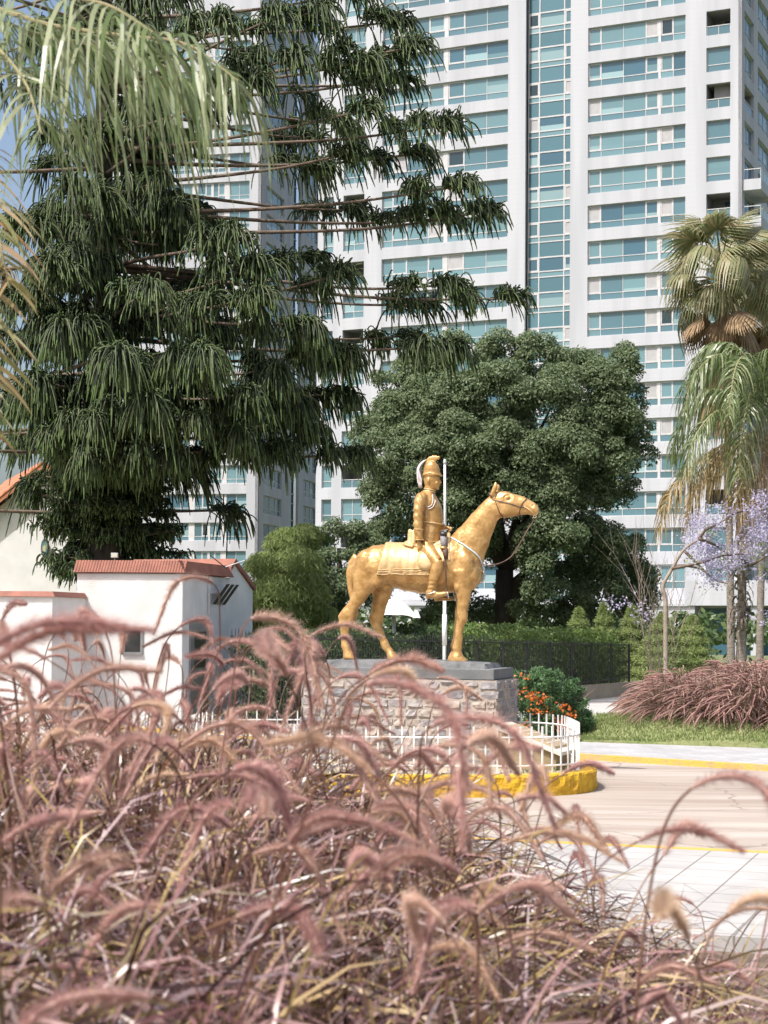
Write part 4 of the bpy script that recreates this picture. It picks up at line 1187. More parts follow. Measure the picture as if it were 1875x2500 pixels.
u0, u1, z0, z1 = rect_on(fS, 462, 1517, 504, 1720)
g = MB(); fS.box(g, u0, u1, 0, z1, .002, .04); loc(g, gof); o = g.build('door', M_gry, gh)
g = MB(); fS.box(g, lerp(u0, u1, .2), lerp(u0, u1, .8), z1 - .9, z1 - .2, .042, .05); loc(g, gof); g.build('pane', M_dk, o)
# louvred lamp bracket on the shaded wall
u0, zc_ = fS.uv(506, 1448)
g = MB(); fS.box(g, u0 - .015, u0 + .015, zc_ - .42, zc_ + .32, .03, .06); fS.box(g, u0 - .015, u0 + .8, zc_ + .0, zc_ + .03, .03, .08); loc(g, gof); o = g.build('bracket', M_rail, gh)
g = MB()
for k in range(3):
    uu = u0 + .18 + k * .30
    fS_ = [fS.p(uu, zc_ - .22, .05), fS.p(uu + .22, zc_ - .22, .05), fS.p(uu + .30, zc_ + .16, .30), fS.p(uu + .08, zc_ + .16, .30)]
    th_ = Vector((0, 0, .03)); g.hexa([Vector(q) for q in fS_] + [Vector(q) + th_ + fS.n * .02 for q in fS_])
loc(g, gof); g.build('louvre', M_blk, o)
# spot lamp on the roof edge
sp0 = at(280, 1368, 33.2)
ls = empty('flood_lamp', (sp0.x, sp0.y, HR + .02), 0, 'small square flood lamp on the roof of the white guard house', 'lamp')
g = MB(); g.box(-.07, .07, -.05, .04, .03, .13); o = g.build('housing', M_gry, ls); bevel(o, .008)
g = MB(); g.box(-.06, .06, -.056, -.051, .04, .12); g.build('lens', pm('lamp_lens', (.6, .58, .5), None, 4, .2), ls)
g = MB(); g.box(-.01, .01, -.01, .01, -.03, .03); g.build('foot', M_gry, ls)
# gabled rear wing
gw = empty('gabled_shed', (0, 0, 0), 0, 'white gabled shed with terracotta verge right behind the guard house', 'shed')
c0, c1, cr = at(558, 1396, 36.2), at(617, 1441, 37.6), at(570, 1376, 36.4)
dv = Vector((c1.x - c0.x, c1.y - c0.y, 0)).normalized()
back = Vector((-2.2, .9, 0))
pts = [Vector((c0.x, c0.y, 0)), Vector((c1.x, c1.y, 0)), Vector((c1.x, c1.y, c1.z)), Vector((cr.x, cr.y, cr.z)), Vector((c0.x, c0.y, c0.z - .05))]
g = MB(); g.add(pts + [p + back for p in pts], [(0, 1, 2, 3, 4), (9, 8, 7, 6, 5), (1, 6, 7, 2), (2, 7, 8, 3), (3, 8, 9, 4), (0, 4, 9, 5)]); g.build('wall', M_plaster, gw)
g = MB()
nf = Vector((dv.y, -dv.x, 0)) * .06
for a, b_ in ((cr, c1), (c0, cr)):
    a, b_ = Vector(a), Vector(b_); e = (b_ - a) * .03
    a2, b2 = a - e * 0 + Vector((0, 0, .01)), b_ + e + Vector((0, 0, .01)); t = Vector((0, 0, .09))
    g.hexa([a2 + nf, b2 + nf, b2 + back * 1.02, a2 + back * 1.02, a2 + nf + t, b2 + nf + t, b2 + back * 1.02 + t, a2 + back * 1.02 + t])
g.build('roof', M_terra, gw)
# aerial rod on the roof
ar = empty('roof_aerial', at(553, 1382, 35), 0, 'thin crossed aerial rods on the guard house roof', 'aerial')
g = MB(); g.tube([(0, 0, -.05), (-.34, 0, .22)], .012, 5); g.build('rod', M_blk, ar)
g = MB(); g.tube([(-.02, 0, -.02), (.36, .1, .12)], .012, 5); g.build('rod', M_steel, ar)

# --- the house on the left, behind the pine
lh = empty('white_house', (0, 0, 0), 0, 'white gabled house with orange roof tiles at the left edge behind the pine', 'house')
YH = 50.0
ap = at(112, 1146, YH); le = at(-60, 1285, YH); re = at(352, 1312, YH)
g = MB(); dep = Vector((-2.5, 6, 0))
pts = [Vector((le.x, YH, 0)), Vector((re.x, YH, 0)), Vector((re.x, YH, re.z)), Vector((ap.x, YH, ap.z)), Vector((le.x, YH, le.z))]
g.add(pts + [p + dep for p in pts], [(0, 1, 2, 3, 4), (9, 8, 7, 6, 5), (1, 6, 7, 2), (0, 4, 9, 5), (2, 7, 8, 3), (3, 8, 9, 4)]); g.build('wall', M_plaster, lh)
g = MB()
for a, b_ in ((le, ap), (ap, re)):
    a, b_ = Vector((a.x, YH - .35, a.z + .02)), Vector((b_.x, YH - .35, b_.z + .02)); t = Vector((0, 0, .16))
    q = dep + Vector((0, .7, 0)); g.hexa([a, b_, b_ + q, a + q, a + t, b_ + t, b_ + q + t, a + q + t])
    up = (b_ - a); n_ = int(up.length / .24); nr_ = Vector((0, 0, 1)); dq = q.normalized()
    tiles(g, a + t + Vector((0, -.02, 0)), b_ + t + Vector((0, -.02, 0)), dq, nr_, n_, q.length)
g.build('roof', M_terra2, lh)
cs = at(107, 1338, YH - .2); lx = at(99, 1338, YH).x, at(117, 1338, YH).x
hs_ = (at(107, 1315, YH).z - at(107, 1361, YH).z) / 2
sg = empty('oval_sign', (cs.x, YH - .02, cs.z), 0, 'dark oval sign hanging on the white house gable wall', 'sign')
g = MB(); N_ = 28
ox, oz = (lx[1] - lx[0]) / 2, hs_
ring = lambda kx, y, kk=1.0: [(kk * kx * math.cos(2 * math.pi * q / N_) * ox, y, kk * math.sin(2 * math.pi * q / N_) * oz) for q in range(N_)]
g.loft([[Vector(p) for p in ring(1, .0)], [Vector(p) for p in ring(1, -.08)]]); g.build('board', M_blk, sg)
g = MB(); g.loft([[Vector(p) for p in ring(1, -.082, .8)], [Vector(p) for p in ring(1, -.09, .8)]]); g.build('emblem', pm('emblem_teal', (.05, .16, .22), (.3, .34, .2), 7, .5), sg)
g = MB(); g.loft([[Vector((p[0], p[1], p[2] - .1 * oz)) for p in ring(1, -.092, .4)], [Vector((p[0], p[1], p[2] - .1 * oz)) for p in ring(1, -.10, .4)]]); g.build('crest', pm('crest_cream', (.55, .5, .32), None, 7, .5), sg)
# low white wall with terracotta coping, left
lw = empty('garden_wall', (0, 0, 0), 0, 'low white wall with terracotta coping at the left edge', 'wall')
Yw = 31.5; a, b_ = at(-120, 1457, Yw), at(128, 1457, Yw); zt_ = b_.z
g = MB(); g.hexa([(a.x, Yw, -.1), (b_.x, Yw, -.1), (b_.x + .35, Yw + 1.7, -.1), (a.x, Yw + 1.7, -.1), (a.x, Yw, zt_), (b_.x, Yw, zt_), (b_.x + .35, Yw + 1.7, zt_), (a.x, Yw + 1.7, zt_)]); g.build('masonry', M_plaster, lw)
g = MB(); g.hexa([(a.x, Yw - .05, zt_ + .003), (b_.x + .05, Yw - .05, zt_ + .003), (b_.x + .4, Yw + 1.75, zt_ + .003), (a.x, Yw + 1.75, zt_ + .003), (a.x, Yw + .02, zt_ + .1), (b_.x, Yw + .02, zt_ + .1), (b_.x + .33, Yw + 1.68, zt_ + .1), (a.x, Yw + 1.68, zt_ + .1)]); g.build('coping', M_terra, lw)

# --- black picket fence with its low wall, running away to the right
FE0, FE1 = Vector((at(566, 1556, 31.0).x, 31.0, 0)), Vector((at(1536, 1573, 50.0).x, 50.0, 0))
fz0, fz1 = at(566, 1556, 31.0).z, at(1536, 1575, 50.0).z
fb0, fb1 = 0.10, at(1536, 1663, 50).z
bf = empty('iron_fence', (0, 0, 0), 0, 'long black iron picket fence running behind the stone plinth towards the pavement', 'fence')
Lf = (FE1 - FE0).length; fdir = (FE1 - FE0).normalized(); fnr = Vector((fdir.y, -fdir.x, 0)); fnr = fnr if fnr.y < 0 else -fnr
fq = lambda s_, z: FE0 + fdir * s_ + Vector((0, 0, z))
ztop = lambda s_: lerp(fz0, fz1, s_ / Lf); zbot = lambda s_: lerp(fb0, fb1, s_ / Lf)
g = MB()
npk = int(Lf / .115)
for k in range(npk + 1):
    s_ = Lf * k / npk; ex = .16 + .03 * math.sin(k)
    p0, p1 = fq(s_, zbot(s_)), fq(s_, ztop(s_) + ex * (1 if s_ < Lf * .55 else .55))
    g.tube([p0, p1 - Vector((0, 0, .05)), p1], [.011, .011, .002], 4, cap=False)
o = g.build('picket_panel', M_blk, bf)
g = MB()
for dz in (0.0, ):
    g.tube([fq(0, ztop(0)), fq(Lf, ztop(Lf))], .022, 4)
    g.tube([fq(0, zbot(0) + .12), fq(Lf, zbot(Lf) + .12)], .022, 4)
g.build('rail', M_blk, bf)
npost = 14
for k in range(npost + 1):
    s_ = Lf * k / npost
    g = MB(); p = fq(s_, 0); q = fnr * .03 + fdir * .03
    g.tube([fq(s_, zbot(s_) - .1), fq(s_, ztop(s_) + .04)], .042, 4); g.build('post', M_blk, bf)
rwl = MB()
M_beige = pm('beige_wall', (0.42, 0.35, 0.26), (0.34, 0.28, 0.21), 2, 0.9, 0.4)
a0, a1 = Lf * .45, Lf * 1.25
c = [fq(a0, 0) + fnr * .14, fq(a1, 0) + fnr * .14, fq(a1, 0) - fnr * .14, fq(a0, 0) - fnr * .14]
rwl.hexa([(p.x, p.y, -.1) for p in c] + [(p.x, p.y, zbot(Lf) - .02) for p in c])
tag(rwl.build('retaining_wall', M_beige), 'low beige concrete wall under the far end of the iron fence', 'wall')

# --- flagpole
fp0 = at(1085, 1577, 34.0); fpt = at(1086, 1121, 34.0)
fl_ = empty('flagpole', (fp0.x, 34.0, 0), 0, 'tall white tapered flagpole behind the gold rider', 'flagpole')
dz = fpt.x - fp0.x
g = MB(); H1 = at(1085, 1330, 34).z
g.tube([(0, 0, 0), (0, 0, H1)], .036, 12); g.tube([(0, 0, H1), (dz * .5, 0, H1 + .03)], [.036, .03], 12); g.tube([(0, 0, H1 + .02), (dz, 0, fpt.z - .08)], [.029, .024], 12); g.build('pole', M_white, fl_, True)
g = MB(); g.tube([(dz, 0, fpt.z - .1), (dz, 0, fpt.z - .06), (dz, 0, fpt.z)], [.03, .032, .02], 12); g.build('cap', M_rail, fl_, True)
g = MB(); g.tube([(.0, 0, at(1085, 1500, 34).z), (0, 0, at(1085, 1575, 34).z)], .048, 12); g.build('sleeve', M_white, fl_, True)

# --- white sunshade beyond the fence
c_ = at(980, 1478, 40.0)
um = empty('sunshade', (at(962, 1500, 40).x, 40.0, 0), 0, 'white fabric sunshade on a pale post behind the gold horse', 'sunshade')
M_cloth = pm('white_cloth', (0.78, 0.77, 0.76), (0.70, 0.69, 0.69), 4, 0.8, 0.3)
zc0, zc1 = at(980, 1500, 40).z, at(980, 1464, 40).z
hx0, hx1 = at(903, 1490, 40).x - um.location.x, at(1026, 1490, 40).x - um.location.x
g = MB(); g.tube([(0, 0, 0), (0, 0, zc0 + .1)], .045, 8); g.build('post', M_white, um, True)
g = MB(); NXc, NYc = 22, 12
for j in range(NYc + 1):
    for i in range(NXc + 1):
        fx_, fy = i / NXc, j / NYc
        x = lerp(hx0, hx1, fx_); y = lerp(-.75, .75, fy)
        hgt = math.sin(math.pi * min(1, fx_ * 1.15 + .0) ** 1.2) if fx_ < .87 else 0.22 * (1 - fx_) / .13
        z = zc0 + .02 + (zc1 - zc0) * max(0, hgt) ** .75 * (1 - (2 * fy - 1) ** 2 * .8) + .025 * mnoise.noise(Vector((x * 5, y * 5, 2))) - .10 * (1 if j in (0, NYc) or i in (0, NXc) else 0)
        g.v.append((x, y, z))
for j in range(NYc):
    for i in range(NXc):
        a = j * (NXc + 1) + i; g.f.append((a, a + 1, a + NXc + 2, a + NXc + 1)); g.mi.append(0)
g.build('canopy', M_cloth, um, True)
g = MB(); g.tube([(hx0 + .1, 0, zc0 + .02), (hx1 - .1, 0, zc0 + .02)], .02, 6); g.build('rib', M_rail, um)
# ================================================================== vegetation helpers
nr = np.random.default_rng(11)
def fast_mesh(name, V, F, mats, mi=None, smooth=False):
    """V (n,3), F (m,k) with constant k"""
    me = bpy.data.meshes.new(name)
    V = np.asarray(V, dtype=np.float32); F = np.asarray(F, dtype=np.int32)
    me.vertices.add(len(V)); me.vertices.foreach_set('co', V.ravel())
    m_, k = F.shape
    me.loops.add(m_ * k); me.loops.foreach_set('vertex_index', F.ravel())
    me.polygons.add(m_); me.polygons.foreach_set('loop_start', np.arange(0, m_ * k, k, dtype=np.int32))
    try: me.polygons.foreach_set('loop_total', np.full(m_, k, dtype=np.int32))
    except Exception: pass
    for t in (mats if isinstance(mats, (list, tuple)) else [mats]): me.materials.append(t)
    if mi is not None: me.polygons.foreach_set('material_index', np.asarray(mi, dtype=np.int32))
    if smooth: me.polygons.foreach_set('use_smooth', np.ones(m_, dtype=bool))
    me.update(calc_edges=True); me.validate()
    return me
def unit(a): return a / np.maximum(np.linalg.norm(a, axis=1, keepdims=True), 1e-9)
def leaves(P_, N_, L, Wd, droop=0.0, tilt=0.6, rng_=nr):
    """diamond leaves at P_ facing roughly N_; each is its own island"""
    n = len(P_)
    N2 = unit(N_ + rng_.normal(0, tilt, (n, 3)))
    T = unit(np.cross(N2, rng_.normal(0, 1, (n, 3))))
    T[:, 2] -= droop; T = unit(T)
    B_ = unit(np.cross(N2, T))
    l = (L * rng_.uniform(.65, 1.25, n))[:, None]; w_ = (Wd * rng_.uniform(.7, 1.2, n))[:, None]
    V = np.stack([P_, P_ + T * l * .5 + B_ * w_ * .5, P_ + T * l, P_ + T * l * .5 - B_ * w_ * .5], 1).reshape(-1, 3)
    F = np.arange(n * 4).reshape(n, 4)
    return V, F
def shell(c, r, n, up=.55, rng_=nr, fill=.35):
    """points on the upper/outer shell of an ellipsoid plus some inside; returns points, outward normals"""
    d = unit(rng_.normal(0, 1, (n, 3)))
    flip = (d[:, 2] < 0) & (rng_.random(n) < up); d[flip, 2] *= -1
    k = 1 - fill * rng_.random(n) ** 2
    return np.asarray(c) + d * np.asarray(r) * k[:, None], unit(d / np.asarray(r))
def join(parts):
    V, F, o = [], [], 0
    for v, f in parts: V.append(v); F.append(f + o); o += len(v)
    return np.concatenate(V), np.concatenate(F)
M_bark = pm('dark_bark', (0.036, 0.029, 0.025), (0.07, 0.056, 0.046), 5, 0.95, 1.0, bscale=30, stretch=(1, 1, .35))
M_bark2 = pm('brown_branch_bark', (0.12, 0.085, 0.065), (0.19, 0.14, 0.105), 6, 0.9, 0.7, bscale=30)
M_palmbark = pm('grey_palm_bark', (0.22, 0.185, 0.155), (0.33, 0.285, 0.245), 7, 0.95, 1.0, bscale=22, stretch=(1, 1, 3))

# ================================================================== the big dark conifer (cord-like drooping branchlets)
M_cord = leafm('pine_cords', [(0.015, 0.030, 0.012), (0.03, 0.052, 0.018), (0.06, 0.084, 0.032), (0.12, 0.142, 0.075)], 0.12, 0.5, 0.3)
M_tip = leafm('pine_cord_tips', [(0.12, 0.19, 0.06), (0.17, 0.23, 0.09)], 0.3, 0.5)
def cords(c, out, n, L, spread, rng_, rad=.0175, hang=1.0, lift=.45):
    """n drooping cords from centre c; vectorised 4-sided tubes, last ring = pale tip"""
    S = 8
    az0 = math.atan2(out[1], out[0])
    az = az0 + rng_.normal(0, spread, n)
    el = rng_.normal(lift, .45, n)
    d = np.stack([np.cos(az) * np.cos(el), np.sin(az) * np.cos(el), np.sin(el)], 1)
    l = L * rng_.uniform(.55, 1.2, n)
    up = rng_.random(n) < .38
    l = np.where(up, l * .62, l)
    g_ = np.where(up, .25, rng_.uniform(.75, 1.25, n)) * hang
    b0 = np.asarray(c) + rng_.normal(0, .05, (n, 3)) - np.asarray(out) * rng_.uniform(-.05, .6, n)[:, None]
    t = np.linspace(0, 1, S)
    kink = rng_.normal(0, .022, (n, 1, 3)) * np.sin(np.pi * t)[None, :, None]
    pts = b0[:, None, :] + d[:, None, :] * (l * .62)[:, None, None] * (1.25 * t - .35 * t * t)[None, :, None]
    pts[:, :, 2] -= (l * g_)[:, None] * (t ** 2.0)[None, :] * .95
    pts += kink + rng_.normal(0, .005, (n, S, 3)) * t[None, :, None]
    tg = np.gradient(pts, axis=1); tg /= np.maximum(np.linalg.norm(tg, axis=2, keepdims=True), 1e-9)
    ref = np.array([.3, .9, .1]); a = np.cross(tg, ref); a /= np.maximum(np.linalg.norm(a, axis=2, keepdims=True), 1e-9); b = np.cross(tg, a)
    rr_ = rad * np.array([.8, 1, 1, 1, 1, 1, 1.15, .5])[None, :, None] * rng_.uniform(.75, 1.2, n)[:, None, None]
    V = np.stack([pts + a * rr_, pts + b * rr_, pts - a * rr_, pts - b * rr_], 2)      # n,S,4,3
    base = (np.arange(n) * S * 4)[:, None, None]
    i = np.arange(S - 1)[None, :, None] * 4; k = np.arange(4)[None, None, :]; k2 = (k + 1) % 4
    F = np.stack([base + i + k, base + i + k2, base + i + 4 + k2, base + i + 4 + k], 3).reshape(-1, 4)
    mi = np.broadcast_to((np.arange(S - 1) >= S - 2)[None, :, None], (n, S - 1, 4)).astype(int).ravel()
    return V.reshape(-1, 3), F, mi
YT = 42.0
tb0 = at(266, 1500, YT); tt0 = at(252, 20, YT)
pine = empty('pine_tree', (tb0.x, YT, 0), 0, 'huge dark conifer with long bare branches ending in drooping cord-like tufts', 'tree')
PO = np.array([tb0.x, YT, 0.0])
zt_top = 24.0
trx = lambda z: lerp(0, tt0.x - tb0.x, min(1.2, z / tt0.z))
trr = lambda z: interp(z, [0, 1.5, 4, 9, 15, 24], [.62, .50, .44, .29, .20, .04])
g = MB(); zs_ = np.linspace(0, zt_top, 34)
g.tube([(trx(z) + .03 * math.sin(z * 1.3), .03 * math.cos(z), z) for z in zs_], [trr(z) for z in zs_], 16)
g.build('trunk', M_bark, pine, True)
prng = np.random.default_rng(5); pr_ = random.Random(8)
def branch(end, z0, tufts, bare=.45, n=70, L=1.15, rad=.055, sag=.25, bow=0.0, hangk=.8, liftk=.5):
    """end in the tree's frame; tufts = list of (fraction along, size factor)"""
    az = math.atan2(end.y, end.x - trx(z0))
    st_ = Vector((trx(z0) + math.cos(az) * trr(z0) * .6, math.sin(az) * trr(z0) * .6, z0))
    ln = (end - st_).length
    m1 = st_.lerp(end, .35) + Vector((0, 0, -sag * ln * .08 + pr_.uniform(-.1, .1))); m2 = st_.lerp(end, .7) + Vector((pr_.uniform(-.15, .15), pr_.uniform(-.2, .2), -sag * ln * .10 + bow))
    path = smooth_path([st_, m1, m2, end], 22)
    g = MB(); g.tube(path, [lerp(rad * (0.8 + ln * .04), .022, (k / 22) ** .8) for k in range(23)], 7)
    o = g.build('branch', M_bark2, pine, True)
    parts, mis = [], []
    od = (end - m2); od.z *= .3; od.normalize()
    for fr_, sz in tufts:
        k = min(22, int(fr_ * 22)); c = path[k]
        if fr_ > .93: dirs = [(od, 1.0)]
        else:
            sd_ = pr_.choice((-1, 1)); lat = Vector((-od.y, od.x, 0)) * sd_
            c = c + lat * pr_.uniform(.25, .7) + Vector((0, 0, .05)); dirs = [((od * .7 + lat * .7).normalized(), 1)]
        for dv, q in dirs:
            v, f, mi = cords(c, (dv.x, dv.y, dv.z), int(n * sz * q), L * (0.75 + .25 * sz), .85, prng, hang=pr_.uniform(.85, 1.15) * hangk, lift=liftk)
            parts.append((v, f)); mis.append(mi)
    V, F = join(parts)
    link('foliage', fast_mesh('foliage', V, F, [M_cord, M_tip], np.concatenate(mis), False), o)
def pxend(dx, dy, off):
    p = at(D(dx), D(dy), YT + off); return Vector((p.x - tb0.x, p.y - YT, p.z))
# branches that draw the crown's right-hand outline and the big tufts inside it (picture positions of their ends)
ENDS = [(870, 45, .5, 1), (905, 100, -1.2, 1.1), (885, 175, 1, .8), (800, 130, -2, 1), (980, 268, -.6, 1.1), (915, 330, 1, .8), (1010, 400, -.8, 1.1), (1062, 455, .3, 1), (985, 470, 1.5, .9), (800, 235, -2.5, 1), (640, 120, -3.5, 1.2), (560, 170, -4, 1),
        (780, 455, 2, .8), (690, 300, 2.5, .7), (760, 330, -1.5, .8), (1118, 645, 0, .9), (985, 615, -1, .8), (935, 660, .8, .7), (985, 745, -.6, .8), (900, 725, 1.2, .6), (745, 590, -2, 1), (560, 570, -4, 1.3), (560, 640, -4.4, 1.2), (500, 500, -4.2, 1),
        (670, 700, -2.6, 1.2), (755, 760, -1.2, 1.1), (750, 850, -.5, 1), (690, 560, 2.2, .9), (440, 760, -5, 1.3), (260, 760, -5.4, 1.3), (640, 860, -2, 1.2), (600, 800, -3, 1.2), (540, 850, -3.6, 1.2), (690, 925, -1, 1), (790, 975, -.5, .8), (620, 960, -2.2, 1.1), (520, 930, -3.6, 1.2), (430, 900, -4.2, 1.2),
        (95, 290, -3.5, 1.2), (150, 400, -3.5, 1.1), (60, 180, -2, 1), (110, 570, -4, 1.2), (30, 480, -2, 1), (130, 700, -4, 1.2), (20, 640, -3, 1), (80, 820, -4, 1.2), (200, 900, -5, 1.3), (320, 860, -5, 1.3), (110, 930, -4, 1.2), (30, 860, -2.5, 1.1), (300, 960, -4.5, 1.1), (380, 980, -4, 1.1), (180, 980, -4.5, 1.1),
        (330, 620, -5, 1), (400, 200, -5, 1), (300, 60, -4.5, 1), (480, 40, -4.5, 1), (150, 60, -3, 1), (700, 20, -2, 1), (610, 30, -3.5, 1), (780, -30, -1, 1), (850, -60, 0, 1)]
for (dx, dy, off, sz) in ENDS:
    e = pxend(dx, dy, off)
    far = abs(e.x) > 5
    z0 = e.z + pr_.uniform(-.5, .5) + (0.35 if dy > 600 else -.3)
    tf = [(1.0, sz * 1.15)] + [(pr_.uniform(.88, .93), sz * .75), (pr_.uniform(.78, .9), sz * .6)]
    if dy > 690: tf += [(pr_.uniform(.35, .75), .8), (pr_.uniform(.45, .8), .7)]
    branch(e, max(1.6, z0), tf, n=120 if dy < 690 else 150, L=(1.22 if dy < 690 else 1.08) if dy < 900 else .75, rad=.06, hangk=.66 if dy < 690 else .9, liftk=.85 if dy < 690 else .7)
for k in range(66):
    dx, dy = pr_.uniform(20, 480), pr_.uniform(430, 1010)
    e = pxend(dx, dy, pr_.uniform(-3.5, 3.5)); branch(e, max(1.8, e.z + pr_.uniform(-.2, .5)), [(1.0, 1), (pr_.uniform(.5, .9), .8)], n=120, L=1.1, rad=.045)
for k in range(5):
    dx, dy = pr_.uniform(330, 600), pr_.uniform(20, 560)
    e = pxend(dx, dy, pr_.uniform(1, 4)); branch(e, max(1.8, e.z + pr_.uniform(-.2, .5)), [(1.0, .9), (pr_.uniform(.8, .95), .5)], n=85, L=.95, rad=.05)
for k in range(20):
    dx, dy = pr_.uniform(40, 430), pr_.uniform(-60, 430)
    e = pxend(dx, dy, pr_.uniform(-3, 3.5)); branch(e, max(1.8, e.z + pr_.uniform(-.3, .5)), [(1.0, 1), (pr_.uniform(.6, .9), .8)], n=110, L=1.15, rad=.045, hangk=.72, liftk=.65)
# more branches all round, mostly behind and to the left
for k in range(40):
    z0 = 4.5 + 15.5 * (k + .5) / 40; az = pr_.uniform(0, 2 * math.pi)
    ln = interp(z0, [4, 7, 11, 15, 20], [5.0, 7.0, 8.6, 7.5, 4.5]) * pr_.uniform(.65, 1.0)
    if -1.35 < math.atan2(math.sin(az), math.cos(az)) < .5 and z0 < 14: az += math.pi * .8
    e = Vector((math.cos(az) * ln, math.sin(az) * ln, z0 + pr_.uniform(-.4, .5)))
    branch(e, z0, [(1.0, 1), (pr_.uniform(.7, .9), .6)], n=85, rad=.06)
# low dense skirt round the foot of the trunk
for k in range(60):
    z0 = pr_.uniform(3.0, 5.6); az = pr_.uniform(0, 2 * math.pi); ln = pr_.uniform(.9, 1.9)
    e = Vector((math.cos(az) * ln, math.sin(az) * ln, z0 + pr_.uniform(-.2, .25)))
    branch(e, z0, [(1.0, .6), (.8, .6), (.55, .6), (.4, .5)], n=80, L=.42, rad=.03)

# ================================================================== broadleaf trees beyond the fence
M_leafD = leafm('dark_broad_leaves', [(0.085, 0.13, 0.056), (0.12, 0.172, 0.08), (0.17, 0.222, 0.112), (0.245, 0.285, 0.168)], 0.4, 0.5, 0.28)
M_leafY = leafm('feathery_green', [(0.21, 0.28, 0.08), (0.27, 0.34, 0.12), (0.34, 0.40, 0.17), (0.23, 0.30, 0.11)], 0.4, 0.5, .3)
M_leafM = leafm('hedge_leaves', [(0.045, 0.085, 0.03), (0.075, 0.12, 0.04), (0.12, 0.17, 0.06)], 0.3, 0.45, .4)
def lobes_crown(lobes, Y0, rngs, sub=17, nl=520, L=.125, W_=.062, puff=(.36, .66), dscale=1.0, depth_k=1.0, droop=.5):
    parts = []
    for (dx, dy, dr, off) in lobes:
        Y = Y0 + off; c = at(D(dx), D(dy), Y); r_ = D(dr) / FPX * Y
        ns = max(5, int(sub * (r_ / 1.2) ** 1.6))
        d = unit(rngs.normal(0, 1, (ns, 3)))
        fl_ = (d[:, 2] < -.2) & (rngs.random(ns) < .55); d[fl_, 2] *= -1
        fl_ = (d[:, 1] > 0.2) & (rngs.random(ns) < .5); d[fl_, 1] *= -1
        for q in d:
            rad = rngs.uniform(*puff) * min(1.3, .5 + r_ * .4)
            pc = np.array(c) + q * r_ * np.array([1, depth_k, .92]) * rngs.uniform(.62, .95)
            n = int(nl * (rad / .45) ** 2)
            p, nn_ = shell(pc, (rad, rad, rad * .9), n, .55, rngs, .55)
            parts.append(leaves(p, nn_ * .8 + np.array([-.1, -.25, .3]), L, W_, droop, .6, rngs))
    return join(parts)
def limbs(name, parent, base, tops, r0, mat, ox, rs):
    g = MB()
    for tp in tops:
        m_ = [base, base.lerp(tp, .35) + Vector((rs.uniform(-.3, .3), rs.uniform(-.3, .3), .5)), base.lerp(tp, .7) + Vector((rs.uniform(-.4, .4), rs.uniform(-.4, .4), .4)), tp]
        g.tube([p - ox for p in smooth_path(m_, 14)], [lerp(r0 * .6, .03, k / 14) for k in range(15)], 7)
    return g.build(name, mat, parent, True)
r2 = np.random.default_rng(3); rs2 = random.Random(31)
YC = 58.0
LOB = [(850, 830, 45, -1), (900, 800, 55, -.5), (985, 780, 62, -1), (1090, 775, 55, -.5), (1165, 785, 60, -.8), (1240, 800, 55, .3), (1335, 790, 46, -.5), (1290, 840, 60, -1), (1350, 860, 35, 0), (860, 900, 66, -1.2), (955, 880, 80, -2), (1075, 870, 85, -2.2), (1190, 880, 80, -2), (1300, 920, 72, -1.2), (1365, 930, 48, -.4),
       (800, 930, 42, 0), (800, 1010, 48, -.4), (870, 1000, 80, -2), (980, 990, 95, -2.8), (1100, 990, 90, -2.9), (1210, 990, 85, -2.4), (1310, 1010, 70, -1.4), (1375, 980, 42, -.3), (820, 1090, 55, -.8), (920, 1090, 80, -2), (1030, 1090, 85, -2.5), (1150, 1100, 85, -2.6), (1260, 1090, 75, -1.5), (1330, 1060, 45, 0),
       (850, 1160, 50, -1), (1000, 1170, 70, -1.5), (1195, 1195, 72, -3), (1290, 1180, 62, -1.2), (1180, 1280, 50, -2.6), (1300, 1270, 62, -.8), (1365, 1250, 42, 0), (1345, 1320, 45, .2), (1250, 1310, 48, -1.5), (1390, 1310, 30, 0), (1010, 1270, 45, -1.5), (900, 1230, 52, -1), (960, 1290, 45, -.8), (1140, 1330, 40, -1.5), (1060, 940, 80, 1.5), (1180, 1040, 90, 1.5), (930, 940, 80, 1.5), (1290, 960, 70, 1.5), (1040, 1120, 80, 1.5), (1260, 1190, 70, 1.5), (1000, 1330, 50, .6), (940, 1350, 45, .4), (1230, 1260, 55, -.4), (1340, 1190, 50, -.4), (1390, 1270, 38, .2), (1280, 1345, 42, -.6), (1200, 1345, 40, -1), (1150, 1215, 50, -3), (1100, 1200, 50, 1.2), (1130, 1290, 45, 1.2), (1375, 1345, 34, .2), (1060, 1340, 40, 1.5), (960, 1230, 60, 0)]
tc0 = at(D(1085), 1560, YC)
bt_ = empty('broadleaf_tree', (tc0.x, YC, 0), 0, 'large round dark green broadleaf tree behind the gold horse', 'tree')
oxT = Vector((tc0.x, YC, 0))
V, F = lobes_crown(LOB, YC, r2); V = V - np.array(oxT)
link('crown', fast_mesh('crown', V, F, M_leafD), bt_)
fork = at(D(1090), D(1230), YC - .2)
g = MB(); g.tube([(0, 0, 0), (.05, -.1, 1.2), (fork.x - oxT.x, fork.y - oxT.y, fork.z)], [.42, .34, .30], 12)
b2 = at(D(1120), D(1250), YC - .3); b3 = at(D(1140), D(1235), YC - .5)
g.tube([Vector((.05, -.1, 1.0)), Vector(b2) - oxT, Vector(b3) - oxT], [.22, .17, .15], 9)
g.build('trunk', M_bark, bt_, True)
limbs('limb', bt_, fork, [at(D(x), D(y), YC + o_) for x, y, o_ in ((900, 960, .4), (985, 860, 0), (1090, 850, .3), (1190, 880, .2), (1300, 960, .4), (1250, 1080, 0), (960, 1080, 0), (1290, 1200, .2))], .30, M_bark, oxT, rs2)
